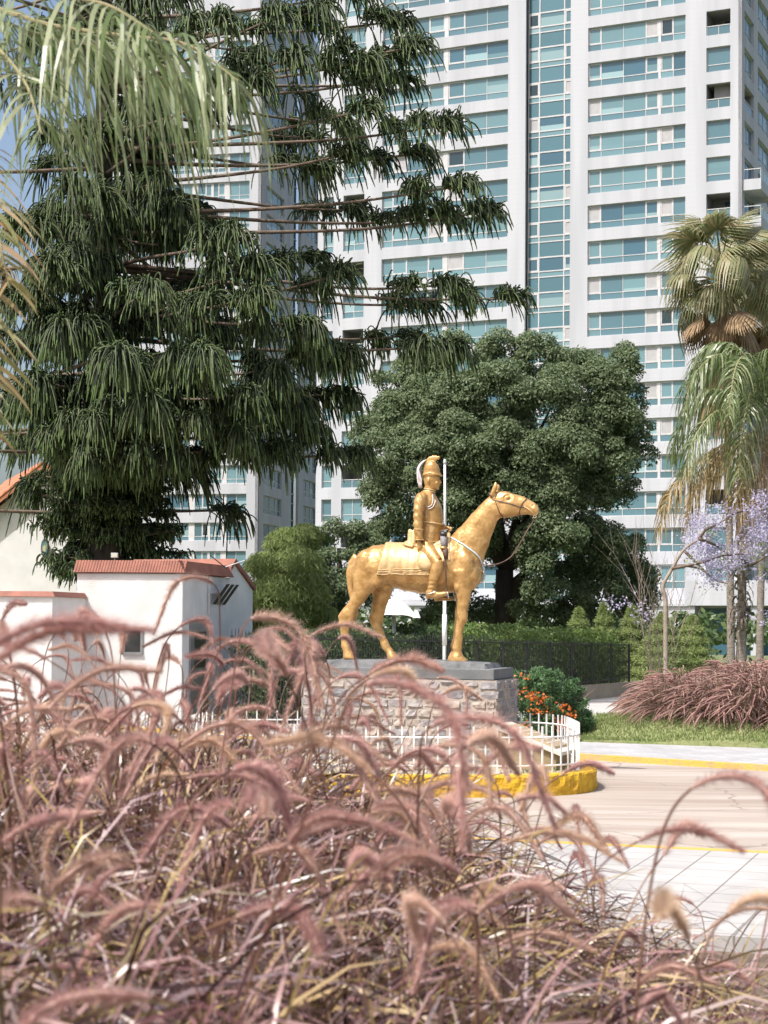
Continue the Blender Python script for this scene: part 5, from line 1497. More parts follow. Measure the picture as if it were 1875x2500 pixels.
# two smaller leafy trees left of it
for (lab, xs, Yc_, lob) in (('dark leafy tree between the feathery green willow and the big round tree', 730, 55.0, [(700, 1180, 38, 0), (740, 1150, 40, 0), (720, 1230, 48, -.5), (770, 1220, 42, -.3), (680, 1270, 46, -.5), (745, 1290, 48, -.5), (800, 1270, 40, 0), (700, 1330, 45, 0), (790, 1190, 32, .3), (820, 1310, 38, 0)]),):
    c = at(D(xs), 1560, Yc_); o_ = Vector((c.x, Yc_, 0))
    t_ = empty('leafy_tree', o_, 0, lab, 'tree')
    V, F = lobes_crown(lob, Yc_, r2); link('crown', fast_mesh('crown', V - np.array(o_), F, M_leafD), t_)
    g = MB(); g.tube([(0, 0, 0), (.1, 0, 2.5), (0, 0, 4.5)], [.2, .16, .06], 8); g.build('trunk', M_bark, t_, True)
# feathery pale willow
def feather(lobes, Y0, rngs, n, L, W_, ox, droop=1.1):
    parts = []
    for (dx, dy, dr, off) in lobes:
        c = np.array(at(D(dx), D(dy), Y0 + off)); r_ = D(dr) / FPX * Y0
        p, q = shell(c, (r_, r_, r_ * .9), n, .6, rngs, .7)
        parts.append(leaves(p, q, L, W_, droop, .8, rngs))
    V, F = join(parts); return V - np.array(ox), F
Yw_ = 52.0; c = at(D(600), 1560, Yw_); o_ = Vector((c.x, Yw_, 0))
wl_ = empty('feathery_tree', o_, 0, 'pale yellow-green feathery tree between the guard house and the dark trees', 'tree')
V, F = feather([(620, 1180, 50, 0), (660, 1160, 36, .2), (575, 1230, 48, -.3), (640, 1230, 60, -.6), (600, 1290, 62, -.8), (550, 1300, 40, -.3), (660, 1290, 55, -.5), (540, 1340, 36, 0), (620, 1340, 55, -.6), (690, 1335, 40, 0)], Yw_, r2, 4200, .20, .030, o_)
link('crown', fast_mesh('crown', V, F, M_leafY), wl_)
g = MB(); g.tube([(0, 0, 0), (0, 0, 3.5)], [.16, .06], 8); g.build('trunk', M_bark, wl_, True)
# feathery upright shrubs on the right, above the fence
for i, (dx, dt, db_, wdt, Y0, lab) in enumerate(((1250, 1318, 1400, 34, 53, 'feathery light green shrub with a pointed tip, directly right of the big round tree trunk'), (1305, 1308, 1400, 30, 53.5, 'tallest pointed feathery shrub above the iron fence'),
        (1365, 1312, 1400, 34, 54, 'feathery pointed shrub, third along above the iron fence'), (1430, 1330, 1400, 44, 53, 'broad soft green feathery shrub left of the palm trunks'), (1495, 1335, 1400, 42, 54, 'soft green feathery shrub nearest the palm trunks'))):
    b_ = at(D(dx), D(1420), Y0); o_ = Vector((b_.x, Y0, 0)); ztp = at(D(dx), D(dt), Y0).z; wd_ = D(wdt) / FPX * Y0 * 1.55
    sh = empty('feathery_shrub', o_, 0, lab, 'shrub', 'feathery shrubs above the fence')
    n = 15000; h = r2.random(n) ** .8; rad = wd_ * (1 - h) ** .7 * (1 + .25 * np.sin(h * 40 + r2.random(n)))
    a = r2.uniform(0, 6.283, n); k = .4 + .6 * np.sqrt(r2.random(n))
    p = np.stack([rad * k * np.cos(a), rad * k * np.sin(a), .3 + h * (ztp - .3)], 1); q = np.stack([np.cos(a), np.sin(a), np.full(n, .5)], 1)
    Vv, Ff = leaves(p, q, .15, .022, -.5, .5, r2)
    link('foliage', fast_mesh('foliage', Vv, Ff, M_leafY), sh)
    g = MB(); g.tube([(0, 0, 0), (0, 0, ztp * .9)], [.05, .01], 6); g.build('stem', M_bark2, sh)
# hedge right behind the iron fence
def hedge(name, lab, s0, s1, offn, zt0, zt1, mat, n, L, W_, ph=0):
    base = fq((s0 + s1) / 2, 0) - fnr * offn
    s_ = r2.uniform(s0, s1, n); w_ = r2.uniform(-.55, .55, n); top = zt0 + (zt1 - zt0) * (s_ - s0) / (s1 - s0) + .14 * np.sin(s_ * 2.1 + ph) + .08 * np.sin(s_ * 5.3)
    z = top * (1 - .9 * r2.random(n) ** 1.6)
    p = np.array(FE0)[None] + np.array(fdir)[None] * s_[:, None] - np.array(fnr)[None] * (offn + w_)[:, None]; p[:, 2] = z
    q = np.tile(np.array([fnr.x, fnr.y, .7]), (n, 1))
    Vv, Ff = leaves(p, q, L, W_, .3, .7, r2)
    h_ = empty(name, base, 0, lab, 'hedge'); link('foliage', fast_mesh('foliage', Vv - np.array(base), Ff, mat), h_)
    g = MB()
    for k in range(14):
        pp = fq(lerp(s0, s1, (k + .5) / 14), 0) - fnr * offn - base; g.tube([pp, pp + Vector((.05, 0, min(zt0, zt1) * .7))], [.03, .01], 5)
    g.build('stem', M_bark2, h_)
hedge('clipped_hedge', 'dark green hedge seen through the left half of the iron fence', 2.6, Lf * .56, 1.2, 1.75, 1.85, M_leafM, 26000, .11, .06)
hedge('creeper_hedge', 'lighter green creeper hedge rising over the right half of the iron fence', Lf * .52, Lf * 1.05, 1.0, 1.95, 1.75, leafm('creeper_leaves', [(0.13, .21, .05), (.2, .29, .08), (.3, .37, .14)], .4), 26000, .12, .07, 2)
# far background shrubs / tree line so that nothing ends in bare ground
mass = []
for k in range(46):
    X = lerp(-60, 60, k / 45) + r2.uniform(-1, 1); Y = 96 + r2.uniform(0, 8)
    p, q = shell((X, Y, 1.2), (2.2, 1.6, 1.9), 420, .9, r2, .4); mass.append(leaves(p, q, .45, .28, .3, .5, r2))
V, F = join(mass); tag(link('distant_shrubbery', fast_mesh('distant_shrubbery', V, F, M_leafM)), 'far off green shrubbery along the foot of the towers', 'shrubbery', kind='stuff')

# ================================================================== juniper with orange flowers, lower right of the plinth
Yj = 31.0
jc = at(1340, 1700, Yj); jo = Vector((jc.x, Yj, 0.12))
jn = empty('juniper_bush', jo, 0, 'dense green juniper bush with orange flowers beside the stone plinth', 'bush')
M_jun = leafm('juniper_sprays', [(0.05, 0.115, 0.045), (0.08, 0.155, 0.06), (0.12, 0.20, 0.08)], 0.2, .5)
jl = []; tipsJ = []
for k in range(200):
    px_, py_ = r2.uniform(1262, 1432), r2.uniform(1635, 1790)
    # outline of the bush in the picture
    top = np.interp(px_, [1255, 1290, 1340, 1385, 1415, 1440], [1640, 1628, 1630, 1655, 1690, 1760])
    if py_ < top + 6 or py_ > 1800: continue
    off = r2.uniform(-.55, .55) - .5 * (1 - abs(px_ - 1340) / 100)
    c = np.array(at(px_, py_, Yj + off))
    dv = np.array([(px_ - 1330) / 110, -.8, .55]); dv /= np.linalg.norm(dv)
    n = 200; s_ = r2.random(n) ** .7
    a = r2.normal(0, .07, (n, 3)) * (1.15 - s_)[:, None]
    p = c + dv * (s_ * .34 - .15)[:, None] + a
    jl.append(leaves(p, np.tile(dv, (n, 1)) + r2.normal(0, .5, (n, 3)), .065, .020, -.4, .6, r2)); tipsJ.append(c + dv * .2)
V, F = join(jl); link('foliage', fast_mesh('foliage', V - np.array(jo), F, M_jun), jn)
fw = []
for (px_, py_, n) in ((1287, 1690, 24), (1304, 1700, 26), (1318, 1706, 30), (1335, 1712, 30), (1352, 1735, 14), (1376, 1728, 34), (1392, 1745, 18), (1366, 1760, 30), (1382, 1770, 20), (1280, 1650, 10), (1290, 1770, 10), (1350, 1775, 22), (1300, 1735, 10), (1322, 1740, 12)):
    c = np.array(at(px_, py_, Yj - 1.02)); p = c + r2.normal(0, .05, (n, 3)) * np.array([1.6, 1, .7]); fw.append(leaves(p, np.tile(np.array([0, -1, .6]), (n, 1)), .06, .045, 0, .7, r2))
V, F = join(fw); link('flowers', fast_mesh('flowers', V - np.array(jo), F, leafm('orange_petals', [(.55, .12, .02), (.66, .20, .04), (.5, .10, .03)], .35)), jn)
g = MB()
for k in range(9):
    a = k * .7; g.tube([(0, 0, -.12), (.5 * math.cos(a), .3 * math.sin(a), .5), (.85 * math.cos(a), .5 * math.sin(a), .8)], [.03, .02, .008], 5)
g.build('stem', M_bark2, jn)
# ================================================================== palms on the right
M_fan = leafm('fan_leaf_green', [(0.17, 0.21, 0.085), (0.22, 0.25, 0.12), (0.30, 0.30, 0.16), (0.40, 0.34, 0.20), (0.20, 0.22, 0.10)], 0.4, 0.4, .5)
M_dry = leafm('dry_palm_leaf', [(0.30, 0.20, 0.11), (0.40, 0.29, 0.17), (0.22, 0.13, 0.07), (0.46, 0.37, 0.25)], 0.25, 0.6, .3)
M_fr = leafm('feather_palm_green', [(0.09, 0.14, 0.04), (0.13, 0.185, 0.06), (0.19, 0.24, 0.10), (0.25, 0.27, 0.15)], 0.3, 0.35, .6)
M_frd = leafm('feather_palm_dry', [(0.36, 0.27, 0.12), (0.44, 0.33, 0.17), (0.27, 0.20, 0.07), (0.50, 0.38, 0.27)], 0.3, 0.5, .4)
M_frp = leafm('feather_palm_dead', [(0.46, 0.33, 0.27), (0.54, 0.41, 0.34), (0.38, 0.25, 0.18)], 0.25, 0.6, .3)
M_pet = pm('palm_petiole', (0.24, 0.22, 0.10), (0.32, 0.26, 0.15), 5, 0.5)
def fan_mesh(name, seed, mat, pet=.95, R_=.85, span=2.0, droop=.5, n=30, shrink=1.0):
    rs = random.Random(seed); g = MB()
    g.tube([(0, 0, 0), (pet * .5, 0, .06), (pet, 0, 0)], [.03, .022, .018], 5, 1)
    for k in range(n):
        a = lerp(-span, span, k / (n - 1)); L_ = R_ * (1 - .28 * abs(a / span) ** 2) * rs.uniform(.9, 1.08)
        pts, wd_ = [], []
        for q in range(6):
            t = q / 5; r_ = L_ * t
            p = Vector((pet + math.cos(a * shrink) * r_ * (1 - .12 * t * droop), math.sin(a * shrink) * r_ * (1 - .25 * t * t * droop), -droop * .55 * L_ * max(0, t - .35) ** 1.6 * 1.6 + .035 * (1 if k % 2 else -1) * t * (1 - t) * 2))
            pts.append(p); wd_.append([.012, .05, .075, .06, .032, .004][q] * R_)
        sd_ = Vector((-math.sin(a), math.cos(a), 0)); g.ribbon(pts, wd_, sd_, 0)
    return g.mesh(name, [mat, M_pet])
fan_g = [fan_mesh('fan_leaf', k, M_fan, 1.0, .85, 2.1, 1.3 + .55 * k) for k in range(3)]
fan_d = [fan_mesh('dry_fan_leaf', 10 + k, M_dry, .8, .9, 1.5, .35, 22, .45) for k in range(3)]
def place_leaf(me, parent, pos, az, el, roll, sc, name):
    o = link(name, me, parent, pos)
    dirv = Vector((math.cos(az) * math.cos(el), math.sin(az) * math.cos(el), math.sin(el)))
    side = Vector((-math.sin(az), math.cos(az), 0)); up = dirv.cross(side)
    m_ = Matrix((dirv, side, up)).transposed() @ Matrix.Rotation(roll, 3, 'X')
    o.rotation_euler = m_.to_euler(); o.scale = (sc, sc, sc)
    return o
def fan_palm(label, dx, dyc, Y0, base_dx, sc=1.0, nleaf=34, nskirt=34, seed=1, skirt=2.6):
    c = at(D(dx), D(dyc), Y0); b_ = at(D(base_dx), 1600, Y0); o_ = Vector((b_.x, Y0, 0)); rs = random.Random(seed)
    p_ = empty('fan_palm', o_, 0, label, 'palm')
    cl = c - o_
    g = MB(); pth = smooth_path([Vector((0, 0, 0)), Vector((cl.x * .25, 0, cl.z * .4)), cl], 26); g.tube(pth, [lerp(.125, .09, k / 26) for k in range(27)], 12); g.build('trunk', M_palmbark, p_, True)
    for k in range(nleaf):
        az = k * 2.399 + rs.uniform(-.2, .2); el = lerp(1.25, -.5, (k / nleaf) ** .85) + rs.uniform(-.15, .15)
        place_leaf(fan_g[k % 3], p_, cl + Vector((0, 0, -.35 * k / nleaf)), az, el, rs.uniform(-.7, .7), sc * rs.uniform(.75, 1.2), 'leaf')
    for k in range(nskirt):
        az = k * 2.399 + rs.uniform(-.3, .3); t = k / nskirt
        place_leaf(fan_d[k % 3], p_, cl + Vector((-cl.x * .05 * t, 0, -.35 - skirt * t * .62)), az, rs.uniform(-1.48, -1.15) if t > .2 else rs.uniform(-1.2, -.5), rs.uniform(-.4, .4), sc * rs.uniform(.95, 1.2), 'dry_leaf')
    return p_
fan_palm('tall fan palm with a brown skirt of dead leaves below its crown', 1562, 590, 52.0, 1580, 1.30, 36, 64, 3, 3.9)
fan_palm('second fan palm at the right picture edge, partly cut off by the frame', 1668, 610, 55.0, 1640, 1.12, 30, 30, 5, 2.6)

def frond(parent, pts, mat, nl, L, wid, rs, name='frond', plane=None, hang=.85, rad=.02, loc=None, curl=.25, one=False):
    """feather frond: rachis through pts with leaflets on both sides that hang under their weight"""
    path = smooth_path(pts, 40); g = MB()
    g.tube(path, [lerp(rad, rad * .25, k / 40) for k in range(41)], 6, 1)
    for k in range(nl):
        t = .06 + .94 * (k + rs.random() * .6) / nl; i = min(39, int(t * 40)); p = path[i].lerp(path[i + 1], t * 40 - i) if t < 1 else path[40]
        tg = (path[min(40, i + 1)] - path[max(0, i - 1)]).normalized()
        lat = tg.cross(Vector((0, 0, 1))); lat = lat.normalized() if lat.length > .05 else Vector((0, 1, 0))
        if plane is not None: lat = plane
        up = lat.cross(tg).normalized()
        for s_ in ((-1, 1)):
            l = L * (0.45 + .75 * math.sin(math.pi * min(1, t * .85 + .15)) ** .8) * rs.uniform(.8, 1.15)
            d = (lat * s_ * rs.uniform(.5, 1.0) + tg * rs.uniform(.35, .75) + up * rs.uniform(-.25, .55)).normalized()
            q, w_ = [], []
            hg = hang * rs.uniform(.75, 1.2)
            for e in range(6):
                u = e / 5
                q.append(p + d * (l * u * (1 - .45 * u * hg)) + Vector((0, 0, -1)) * (l * hg * u ** 1.9 * .95) + tg * (curl * l * u * u * .3))
                w_.append(wid * [.5, 1, 1, .85, .55, .08][e])
            sdv = tg * .8 + Vector((rs.uniform(-.4, .4), rs.uniform(-.4, .4), rs.uniform(-.2, .2))); g.ribbon(q, w_, sdv.normalized(), 0)
    return g.build(name, [mat, M_pet], parent, False, loc)
YQ = 46.0
qb = at(D(1600), 1590, YQ); qo = Vector((qb.x, YQ, 0)); rq = random.Random(6)
qp = empty('feather_palm', qo, 0, 'queen palm with long drooping green and straw coloured fronds at the right edge', 'palm')
Q = lambda x, y, o=0: at(D(x), D(y), YQ + o) - qo
qc = Q(1645, 900)
g = MB(); g.tube(smooth_path([Vector((0, 0, 0)), Q(1603, 1250), Q(1600, 1080), qc], 24), [.15] * 4 + [.115] * 5 + [lerp(.11, .09, k / 15) for k in range(16)], 12); g.build('trunk', M_palmbark, qp, True)
for (m_, n_, pts) in (
        (M_fr, 70, [(1645, 900, 0), (1612, 800, -.4), (1555, 765, -.9), (1500, 810, -1.2), (1478, 890, -1.3)]),
        (M_fr, 70, [(1645, 900, 0), (1590, 850, .6), (1520, 850, 1), (1470, 920, 1.2), (1452, 985, 1.3)]),
        (M_fr, 64, [(1645, 895, 0), (1610, 770, .5), (1560, 742, .9), (1515, 770, 1.2), (1490, 830, 1.4)]),
        (M_fr, 70, [(1645, 905, 0), (1600, 890, -1), (1545, 890, -1.8), (1500, 945, -2.2), (1480, 1010, -2.3)]),
        (M_fr, 60, [(1645, 895, 0), (1630, 800, -1.2), (1605, 770, -2), (1585, 810, -2.6), (1575, 900, -2.8)]),
        (M_fr, 60, [(1645, 895, 0), (1650, 790, -.8), (1668, 760, -1.4), (1690, 800, -1.8), (1700, 880, -2)]),
        (M_fr, 60, [(1645, 895, 0), (1690, 810, .4), (1740, 800, .7), (1790, 870, 1), (1810, 960, 1.1)]),
        (M_fr, 60, [(1645, 900, 0), (1700, 870, -.6), (1750, 890, -1), (1790, 970, -1.2), (1800, 1040, -1.2)]),
        (M_fr, 60, [(1645, 900, 0), (1625, 850, -1), (1615, 870, -1.8), (1600, 950, -2.2), (1595, 1030, -2.3)]),
        (M_frd, 78, [(1645, 925, 0), (1590, 950, -.6), (1520, 985, -1.1), (1455, 1050, -1.5), (1425, 1140, -1.6)]),
        (M_frd, 64, [(1645, 925, 0), (1600, 960, .6), (1545, 1000, 1), (1500, 1060, 1.3), (1485, 1130, 1.4)]),
        (M_frd, 60, [(1645, 925, 0), (1640, 960, -.8), (1620, 1000, -1.4), (1600, 1050, -1.7), (1590, 1100, -1.8)]),
        (M_frp, 70, [(1650, 930, 0), (1672, 985, -.8), (1650, 1025, -1.4), (1618, 1070, -1.7), (1612, 1190, -1.8)]),
        (M_frp, 50, [(1650, 930, 0), (1690, 1000, -.6), (1690, 1060, -.9), (1675, 1120, -1), (1668, 1180, -1)])):
    frond(qp, [Q(*q) for q in pts], m_, int(n_ * 1.35), .95, .048, rq, hang=.95 if m_ is M_fr else 1.0, rad=.03)
# shaggy old leaf bases low on the trunk
mt_boot = pm('old_leaf_base', (0.30, 0.25, 0.21), (0.16, 0.12, 0.09), 6, 0.9, 0.6)
g = MB()
for k in range(90):
    a = k * 2.399; z = 1.9 + 2.0 * k / 90 + rq.uniform(-.1, .1); r_ = .26
    p = Vector((r_ * .5 * math.cos(a), r_ * .5 * math.sin(a), z)); d = Vector((math.cos(a), math.sin(a), 0))
    tgt = Vector((-d.y, d.x, 0)); l = rq.uniform(.16, .32)
    up = rq.random() < .4
    g.ribbon([p, p + d * .10 + Vector((0, 0, .08 if up else -.02)), p + d * .2 + Vector((0, 0, (.5 if up else -.55) * l)), p + d * .22 + Vector((0, 0, (.8 if up else -1.1) * l))], [.09, .08, .05, .02], tgt)
g.build('leaf_base', mt_boot, qp)

# ================================================================== jacaranda, bare shrub
M_jac = leafm('jacaranda_blossom', [(0.46, 0.42, 0.60), (0.56, 0.53, 0.70), (0.40, 0.36, 0.54), (0.64, 0.61, 0.76)], 0.45, 0.6, .2)
M_pale = pm('pale_bark', (0.25, 0.20, 0.16), (0.36, 0.30, 0.25), 6, 0.9, 0.5)
YJ = 43.0
F4 = lambda x, y, o=0: at(1175 + x / 2.329, 1150 + y / 2.329, YJ + o)
jb = F4(1050, 1000); jo2 = Vector((jb.x, YJ, 0))
jt = empty('jacaranda_tree', jo2, 0, 'purple flowering jacaranda with a pale leaning trunk among the palm trunks', 'tree')
g = MB(); g.tube([p - jo2 for p in smooth_path([Vector((jb.x, YJ, 0)), F4(1048, 830), F4(1045, 720), F4(1032, 655), F4(1085, 555), F4(1150, 450), F4(1240, 385)], 40)], [lerp(.065, .03, k / 40) for k in range(41)], 8); g.build('trunk', M_pale, jt, True)
g = MB(); rj = random.Random(4)
BR_ = [((1085, 555), (1250, 520), (1380, 480), (1560, 470)), ((1240, 385), (1330, 420), (1400, 470), (1520, 540)), ((1520, 540), (1580, 510), (1640, 470), (1700, 420)), ((1240, 385), (1280, 330), (1350, 300), (1430, 240)), ((1150, 450), (1260, 560), (1330, 620), (1400, 640)), ((1430, 240), (1500, 220), (1560, 180), (1650, 160)), ((1520, 540), (1470, 470), (1500, 360), (1560, 300)), ((1085, 555), (1160, 540), (1250, 560), (1300, 600))]
for b_ in BR_:
    g.tube([p - jo2 for p in smooth_path([F4(x, y, rj.uniform(-.8, .8)) for x, y in b_], 14)], [lerp(.045, .012, k / 14) for k in range(15)], 5)
g.build('limb', M_bark2, jt, True)
jp = []
for (x, y, r_, n) in ((1240, 330, 60, 520), (1300, 290, 60, 620), (1380, 260, 55, 460), (1220, 400, 45, 300), (1330, 390, 50, 300), (1300, 470, 70, 800), (1380, 480, 70, 900), (1440, 520, 60, 600), (1250, 480, 50, 380), (1320, 590, 50, 420), (1290, 620, 40, 260), (1480, 480, 50, 300), (1560, 330, 70, 760), (1610, 300, 60, 560), (1590, 200, 60, 620), (1640, 170, 60, 520), (1520, 400, 50, 300), (1640, 400, 50, 300), (1560, 470, 50, 300), (1200, 470, 40, 200), (1360, 560, 40, 260), (1620, 850, 50, 240), (760, 745, 40, 160), (930, 790, 40, 130), (1600, 600, 40, 160)):
    n = int(n * .48)
    for q in range(10):
        c = np.array(F4(x + rj.uniform(-1, 1) * r_ * 1.25, y + rj.uniform(-1, 1) * r_ * .95, rj.uniform(-1, 1))); p = c + r2.normal(0, .10, (n // 10, 3)) * np.array([1.2, 1, .8]); jp.append(leaves(p, np.tile(np.array([0, -.5, .7]), (n // 10, 1)), .07, .05, 0, .9, r2))
V, F = join(jp); link('blossom', fast_mesh('blossom', V - np.array(jo2), F, M_jac), jt)
g = []
for k in range(12):
    c = np.array(F4(rj.uniform(1180, 1650), rj.uniform(280, 560))); g.append(leaves(c + r2.normal(0, .12, (60, 3)), np.tile(np.array([0, -.3, .8]), (60, 1)), .09, .03, 0, .8, r2))
V, F = join(g); link('leaf_spray', fast_mesh('leaf_spray', V - np.array(jo2), F, M_leafY), jt)
sb0 = at(1608, 1545, 47.0); so2 = Vector((sb0.x, 47.0, 0))
bsb = empty('bare_shrub', so2, 0, 'leafless shrub with thin pale twigs in front of the tower windows', 'shrub')
g = MB()
def twig(p, d, L_, r_, dep):
    q = [p]; 
    for k in range(5): d = (d + Vector((rj.uniform(-.12, .12), rj.uniform(-.12, .12), .05))).normalized(); q.append(q[-1] + d * L_ / 5)
    g.tube(q, [lerp(r_, r_ * .45, k / 5) for k in range(6)], 4)
    if dep:
        for k in range(3):
            i = rj.choice((2, 3, 4, 5)); twig(q[i], (d + Vector((rj.uniform(-.6, .6), rj.uniform(-.6, .6), .1))).normalized(), L_ * rj.uniform(.5, .8), r_ * .55, dep - 1)
for k in range(9): twig(Vector((rj.uniform(-.1, .1), rj.uniform(-.1, .1), 0)), Vector((rj.uniform(-.32, .32), rj.uniform(-.3, .3), 1)).normalized(), 2.5, .02, 2)
g.build('twig', M_pale, bsb)

# ================================================================== purple fountain grass
def grassm(name, cols, transl=.3, rough=.35, spec=.5):
    return leafm(name, cols, transl, rough, spec)
M_gb = grassm('fountain_grass_blades', [(0.035, 0.011, 0.013), (0.13, 0.05, 0.05), (0.32, 0.18, 0.18), (0.16, 0.13, 0.03), (0.46, 0.35, 0.36), (0.07, 0.022, 0.027), (0.50, 0.36, 0.19), (0.26, 0.19, 0.05), (0.05, 0.016, 0.02), (0.42, 0.26, 0.25), (0.20, 0.09, 0.085)], .15, .33, .55)
M_gbf = grassm('far_fountain_grass_blades', [(0.10, 0.05, 0.05), (0.18, 0.105, 0.095), (0.26, 0.17, 0.15), (0.19, 0.15, 0.07), (0.32, 0.22, 0.19)], .25, .45, .4)
mt, n, b = _new('grass_plume')
oi = n.nodes.new('ShaderNodeObjectInfo'); g_ = n.nodes.new('ShaderNodeNewGeometry')
ra_, rb_2 = n.nodes.new('ShaderNodeValToRGB'), n.nodes.new('ShaderNodeMixRGB')
el = ra_.color_ramp.elements
for i, c in enumerate([(0.47, 0.185, 0.185), (0.56, 0.27, 0.25), (0.60, 0.39, 0.28), (0.42, 0.15, 0.155), (0.70, 0.51, 0.29)]):
    e = el[i] if i < 2 else el.new(.5)
    e.color = (*c, 1)
for i, e in enumerate(el): e.position = [0, .25, .5, .66, .86][i]
n.links.new(oi.outputs['Random'], ra_.inputs[0])
rb_2.blend_type = 'MIX'; rb_2.inputs[2].default_value = (0.86, 0.68, 0.61, 1)
mlt = n.nodes.new('ShaderNodeMath'); mlt.operation = 'MULTIPLY'; mlt.inputs[1].default_value = .8; n.links.new(g_.outputs['Random Per Island'], mlt.inputs[0])
n.links.new(mlt.outputs[0], rb_2.inputs[0]); n.links.new(ra_.outputs[0], rb_2.inputs[1]); n.links.new(rb_2.outputs[0], b.inputs['Base Color'])
b.inputs['Roughness'].default_value = .7; b.inputs['Specular IOR Level'].default_value = .2
tr = n.nodes.new('ShaderNodeBsdfTranslucent'); n.links.new(rb_2.outputs[0], tr.inputs[0]); mx = n.nodes.new('ShaderNodeMixShader'); mx.inputs[0].default_value = .5
n.links.new(b.outputs[0], mx.inputs[1]); n.links.new(tr.outputs[0], mx.inputs[2]); n.links.new(mx.outputs[0], n.nodes['Material Output'].inputs[0])
M_plume = mt
M_stalk = pm('grass_stalk', (0.12, 0.05, 0.04), (0.22, 0.12, 0.07), 8, 0.5)

def blades_mesh(name, seed, nb, hmin, hmax, rad, wid, mat, el0=(.75, 1.5), S=7, flop=1.0, hzk=.30, drk=.52):
    g_ = np.random.default_rng(seed)
    az = g_.uniform(0, 2 * np.pi, nb); el_ = g_.uniform(el0[0], el0[1], nb); L = g_.uniform(hmin, hmax, nb)
    r0 = rad * np.sqrt(g_.random(nb)); a0 = g_.uniform(0, 2 * np.pi, nb)
    base = np.stack([r0 * np.cos(a0), r0 * np.sin(a0), np.zeros(nb)], 1)
    d = np.stack([np.cos(az) * np.cos(el_), np.sin(az) * np.cos(el_), np.sin(el_)], 1)
    hz = np.stack([np.cos(az), np.sin(az), np.zeros(nb)], 1)
    t = np.linspace(0, 1, S); fl = g_.uniform(.25, 1.15, nb) * flop
    pts = base[:, None] + d[:, None] * (L[:, None] * (t - .18 * t ** 3))[:, :, None]
    pts += hz[:, None] * (L[:, None] * fl[:, None] * hzk * t ** 2.2)[:, :, None]
    pts[:, :, 2] -= L[:, None] * fl[:, None] * drk * t ** 2.6
    sway = g_.normal(0, .05, (nb, 2)); pts[:, :, :2] += (sway[:, None] * (t ** 2)[None, :, None])
    tw = g_.uniform(-1.2, 1.2, nb)
    side = np.stack([-np.sin(az) * np.cos(tw), np.cos(az) * np.cos(tw), np.sin(tw)], 1)
    w_ = wid * g_.uniform(.6, 1.25, nb)[:, None] * np.array([.8, 1, 1, .95, .8, .5, .06])[None, :]
    V = np.stack([pts - side[:, None] * w_[:, :, None] * .5, pts + side[:, None] * w_[:, :, None] * .5], 2)
    bs_ = (np.arange(nb) * S * 2)[:, None]; i = np.arange(S - 1)[None] * 2
    F = np.stack([bs_ + i, bs_ + i + 1, bs_ + i + 3, bs_ + i + 2], 2).reshape(-1, 4)
    return fast_mesh(name, V.reshape(-1, 3), F, mat)
def plume_mesh(name, seed, H_, reach, plen, nbr, brl, bend=1.0):
    """one flower stalk with its arching bottle-brush plume"""
    rs = np.random.default_rng(seed); az = 0.0
    ctl = [Vector((0, 0, 0)), Vector((reach * .10, 0, H_ * .5)), Vector((reach * .35, 0, H_ * .88)), Vector((reach * .62, 0, H_)), Vector((reach * .62 + plen * .5, rs.uniform(-.02, .02), H_ + plen * .18 * (1 - bend))), Vector((reach * .62 + plen * (1.0 - .22 * bend), rs.uniform(-.03, .03), H_ - plen * .62 * bend))]
    path = smooth_path(ctl, 60); i0 = 36
    g = MB(); g.tube(path[:i0 + 1], [.0024] * (i0 + 1), 4, 1)
    m_ = 60 - i0
    g.tube(path[i0:], [.0034 * math.sin(math.pi * min(1, .12 + .88 * (k / m_) * .93)) ** .5 + .001 for k in range(m_ + 1)], 6, 0)
    pa = np.array([tuple(p) for p in path[i0:]]); tg = unit(np.gradient(pa, axis=0))
    u = rs.random(nbr) ** .9 * m_; i = np.minimum(u.astype(int), m_ - 1); f_ = (u - i)[:, None]
    p = pa[i] * (1 - f_) + pa[i + 1] * f_; t_ = tg[i]
    a = unit(np.cross(t_, np.array([0, 1, .02]))); b_ = np.cross(t_, a); ph = rs.uniform(0, 2 * np.pi, nbr)[:, None]
    rad_ = a * np.cos(ph) + b_ * np.sin(ph)
    env = (np.sin(np.pi * np.clip(.10 + .86 * u / m_, 0, 1)) ** .45)[:, None]
    long_ = (rs.random(nbr) < .5)[:, None]
    l = brl * env * np.where(long_, rs.uniform(.75, 1.25, nbr)[:, None], rs.uniform(.3, .65, nbr)[:, None])
    d = unit(rad_ * rs.uniform(.6, 1.1, nbr)[:, None] + t_ * rs.uniform(.3, .9, nbr)[:, None])
    sd_ = np.cross(d, t_); sd_ = unit(sd_) * .0008
    V = np.stack([p - sd_, p + sd_, p + d * l], 1).reshape(-1, 3)
    F = np.arange(nbr * 3).reshape(nbr, 3)
    # flat ended tubes and bristles in one mesh
    V2 = np.concatenate([np.array([tuple(q) for q in g.v]), V]); off = len(g.v)
    me = bpy.data.meshes.new(name)
    me.from_pydata(V2.tolist(), [], list(g.f) + (F + off).tolist())
    me.materials.append(M_plume); me.materials.append(M_stalk)
    me.polygons.foreach_set('material_index', list(g.mi) + [0] * nbr); me.update()
    return me
clumpB = [blades_mesh('blades', 100 + k, 270, .68, 1.34, .20, .0092, M_gb, (.6, 1.5), 7, 1.1) for k in range(5)]
plumes = []
_rp = random.Random(77)
for k in range(16):
    plumes.append(plume_mesh('plume', 200 + k, _rp.uniform(.62, 1.08), _rp.uniform(.10, .44), _rp.uniform(.16, .27), 2000, _rp.uniform(.023, .031), _rp.choice((-.1, .15, .4, .6, .8, .95, 1.1))))
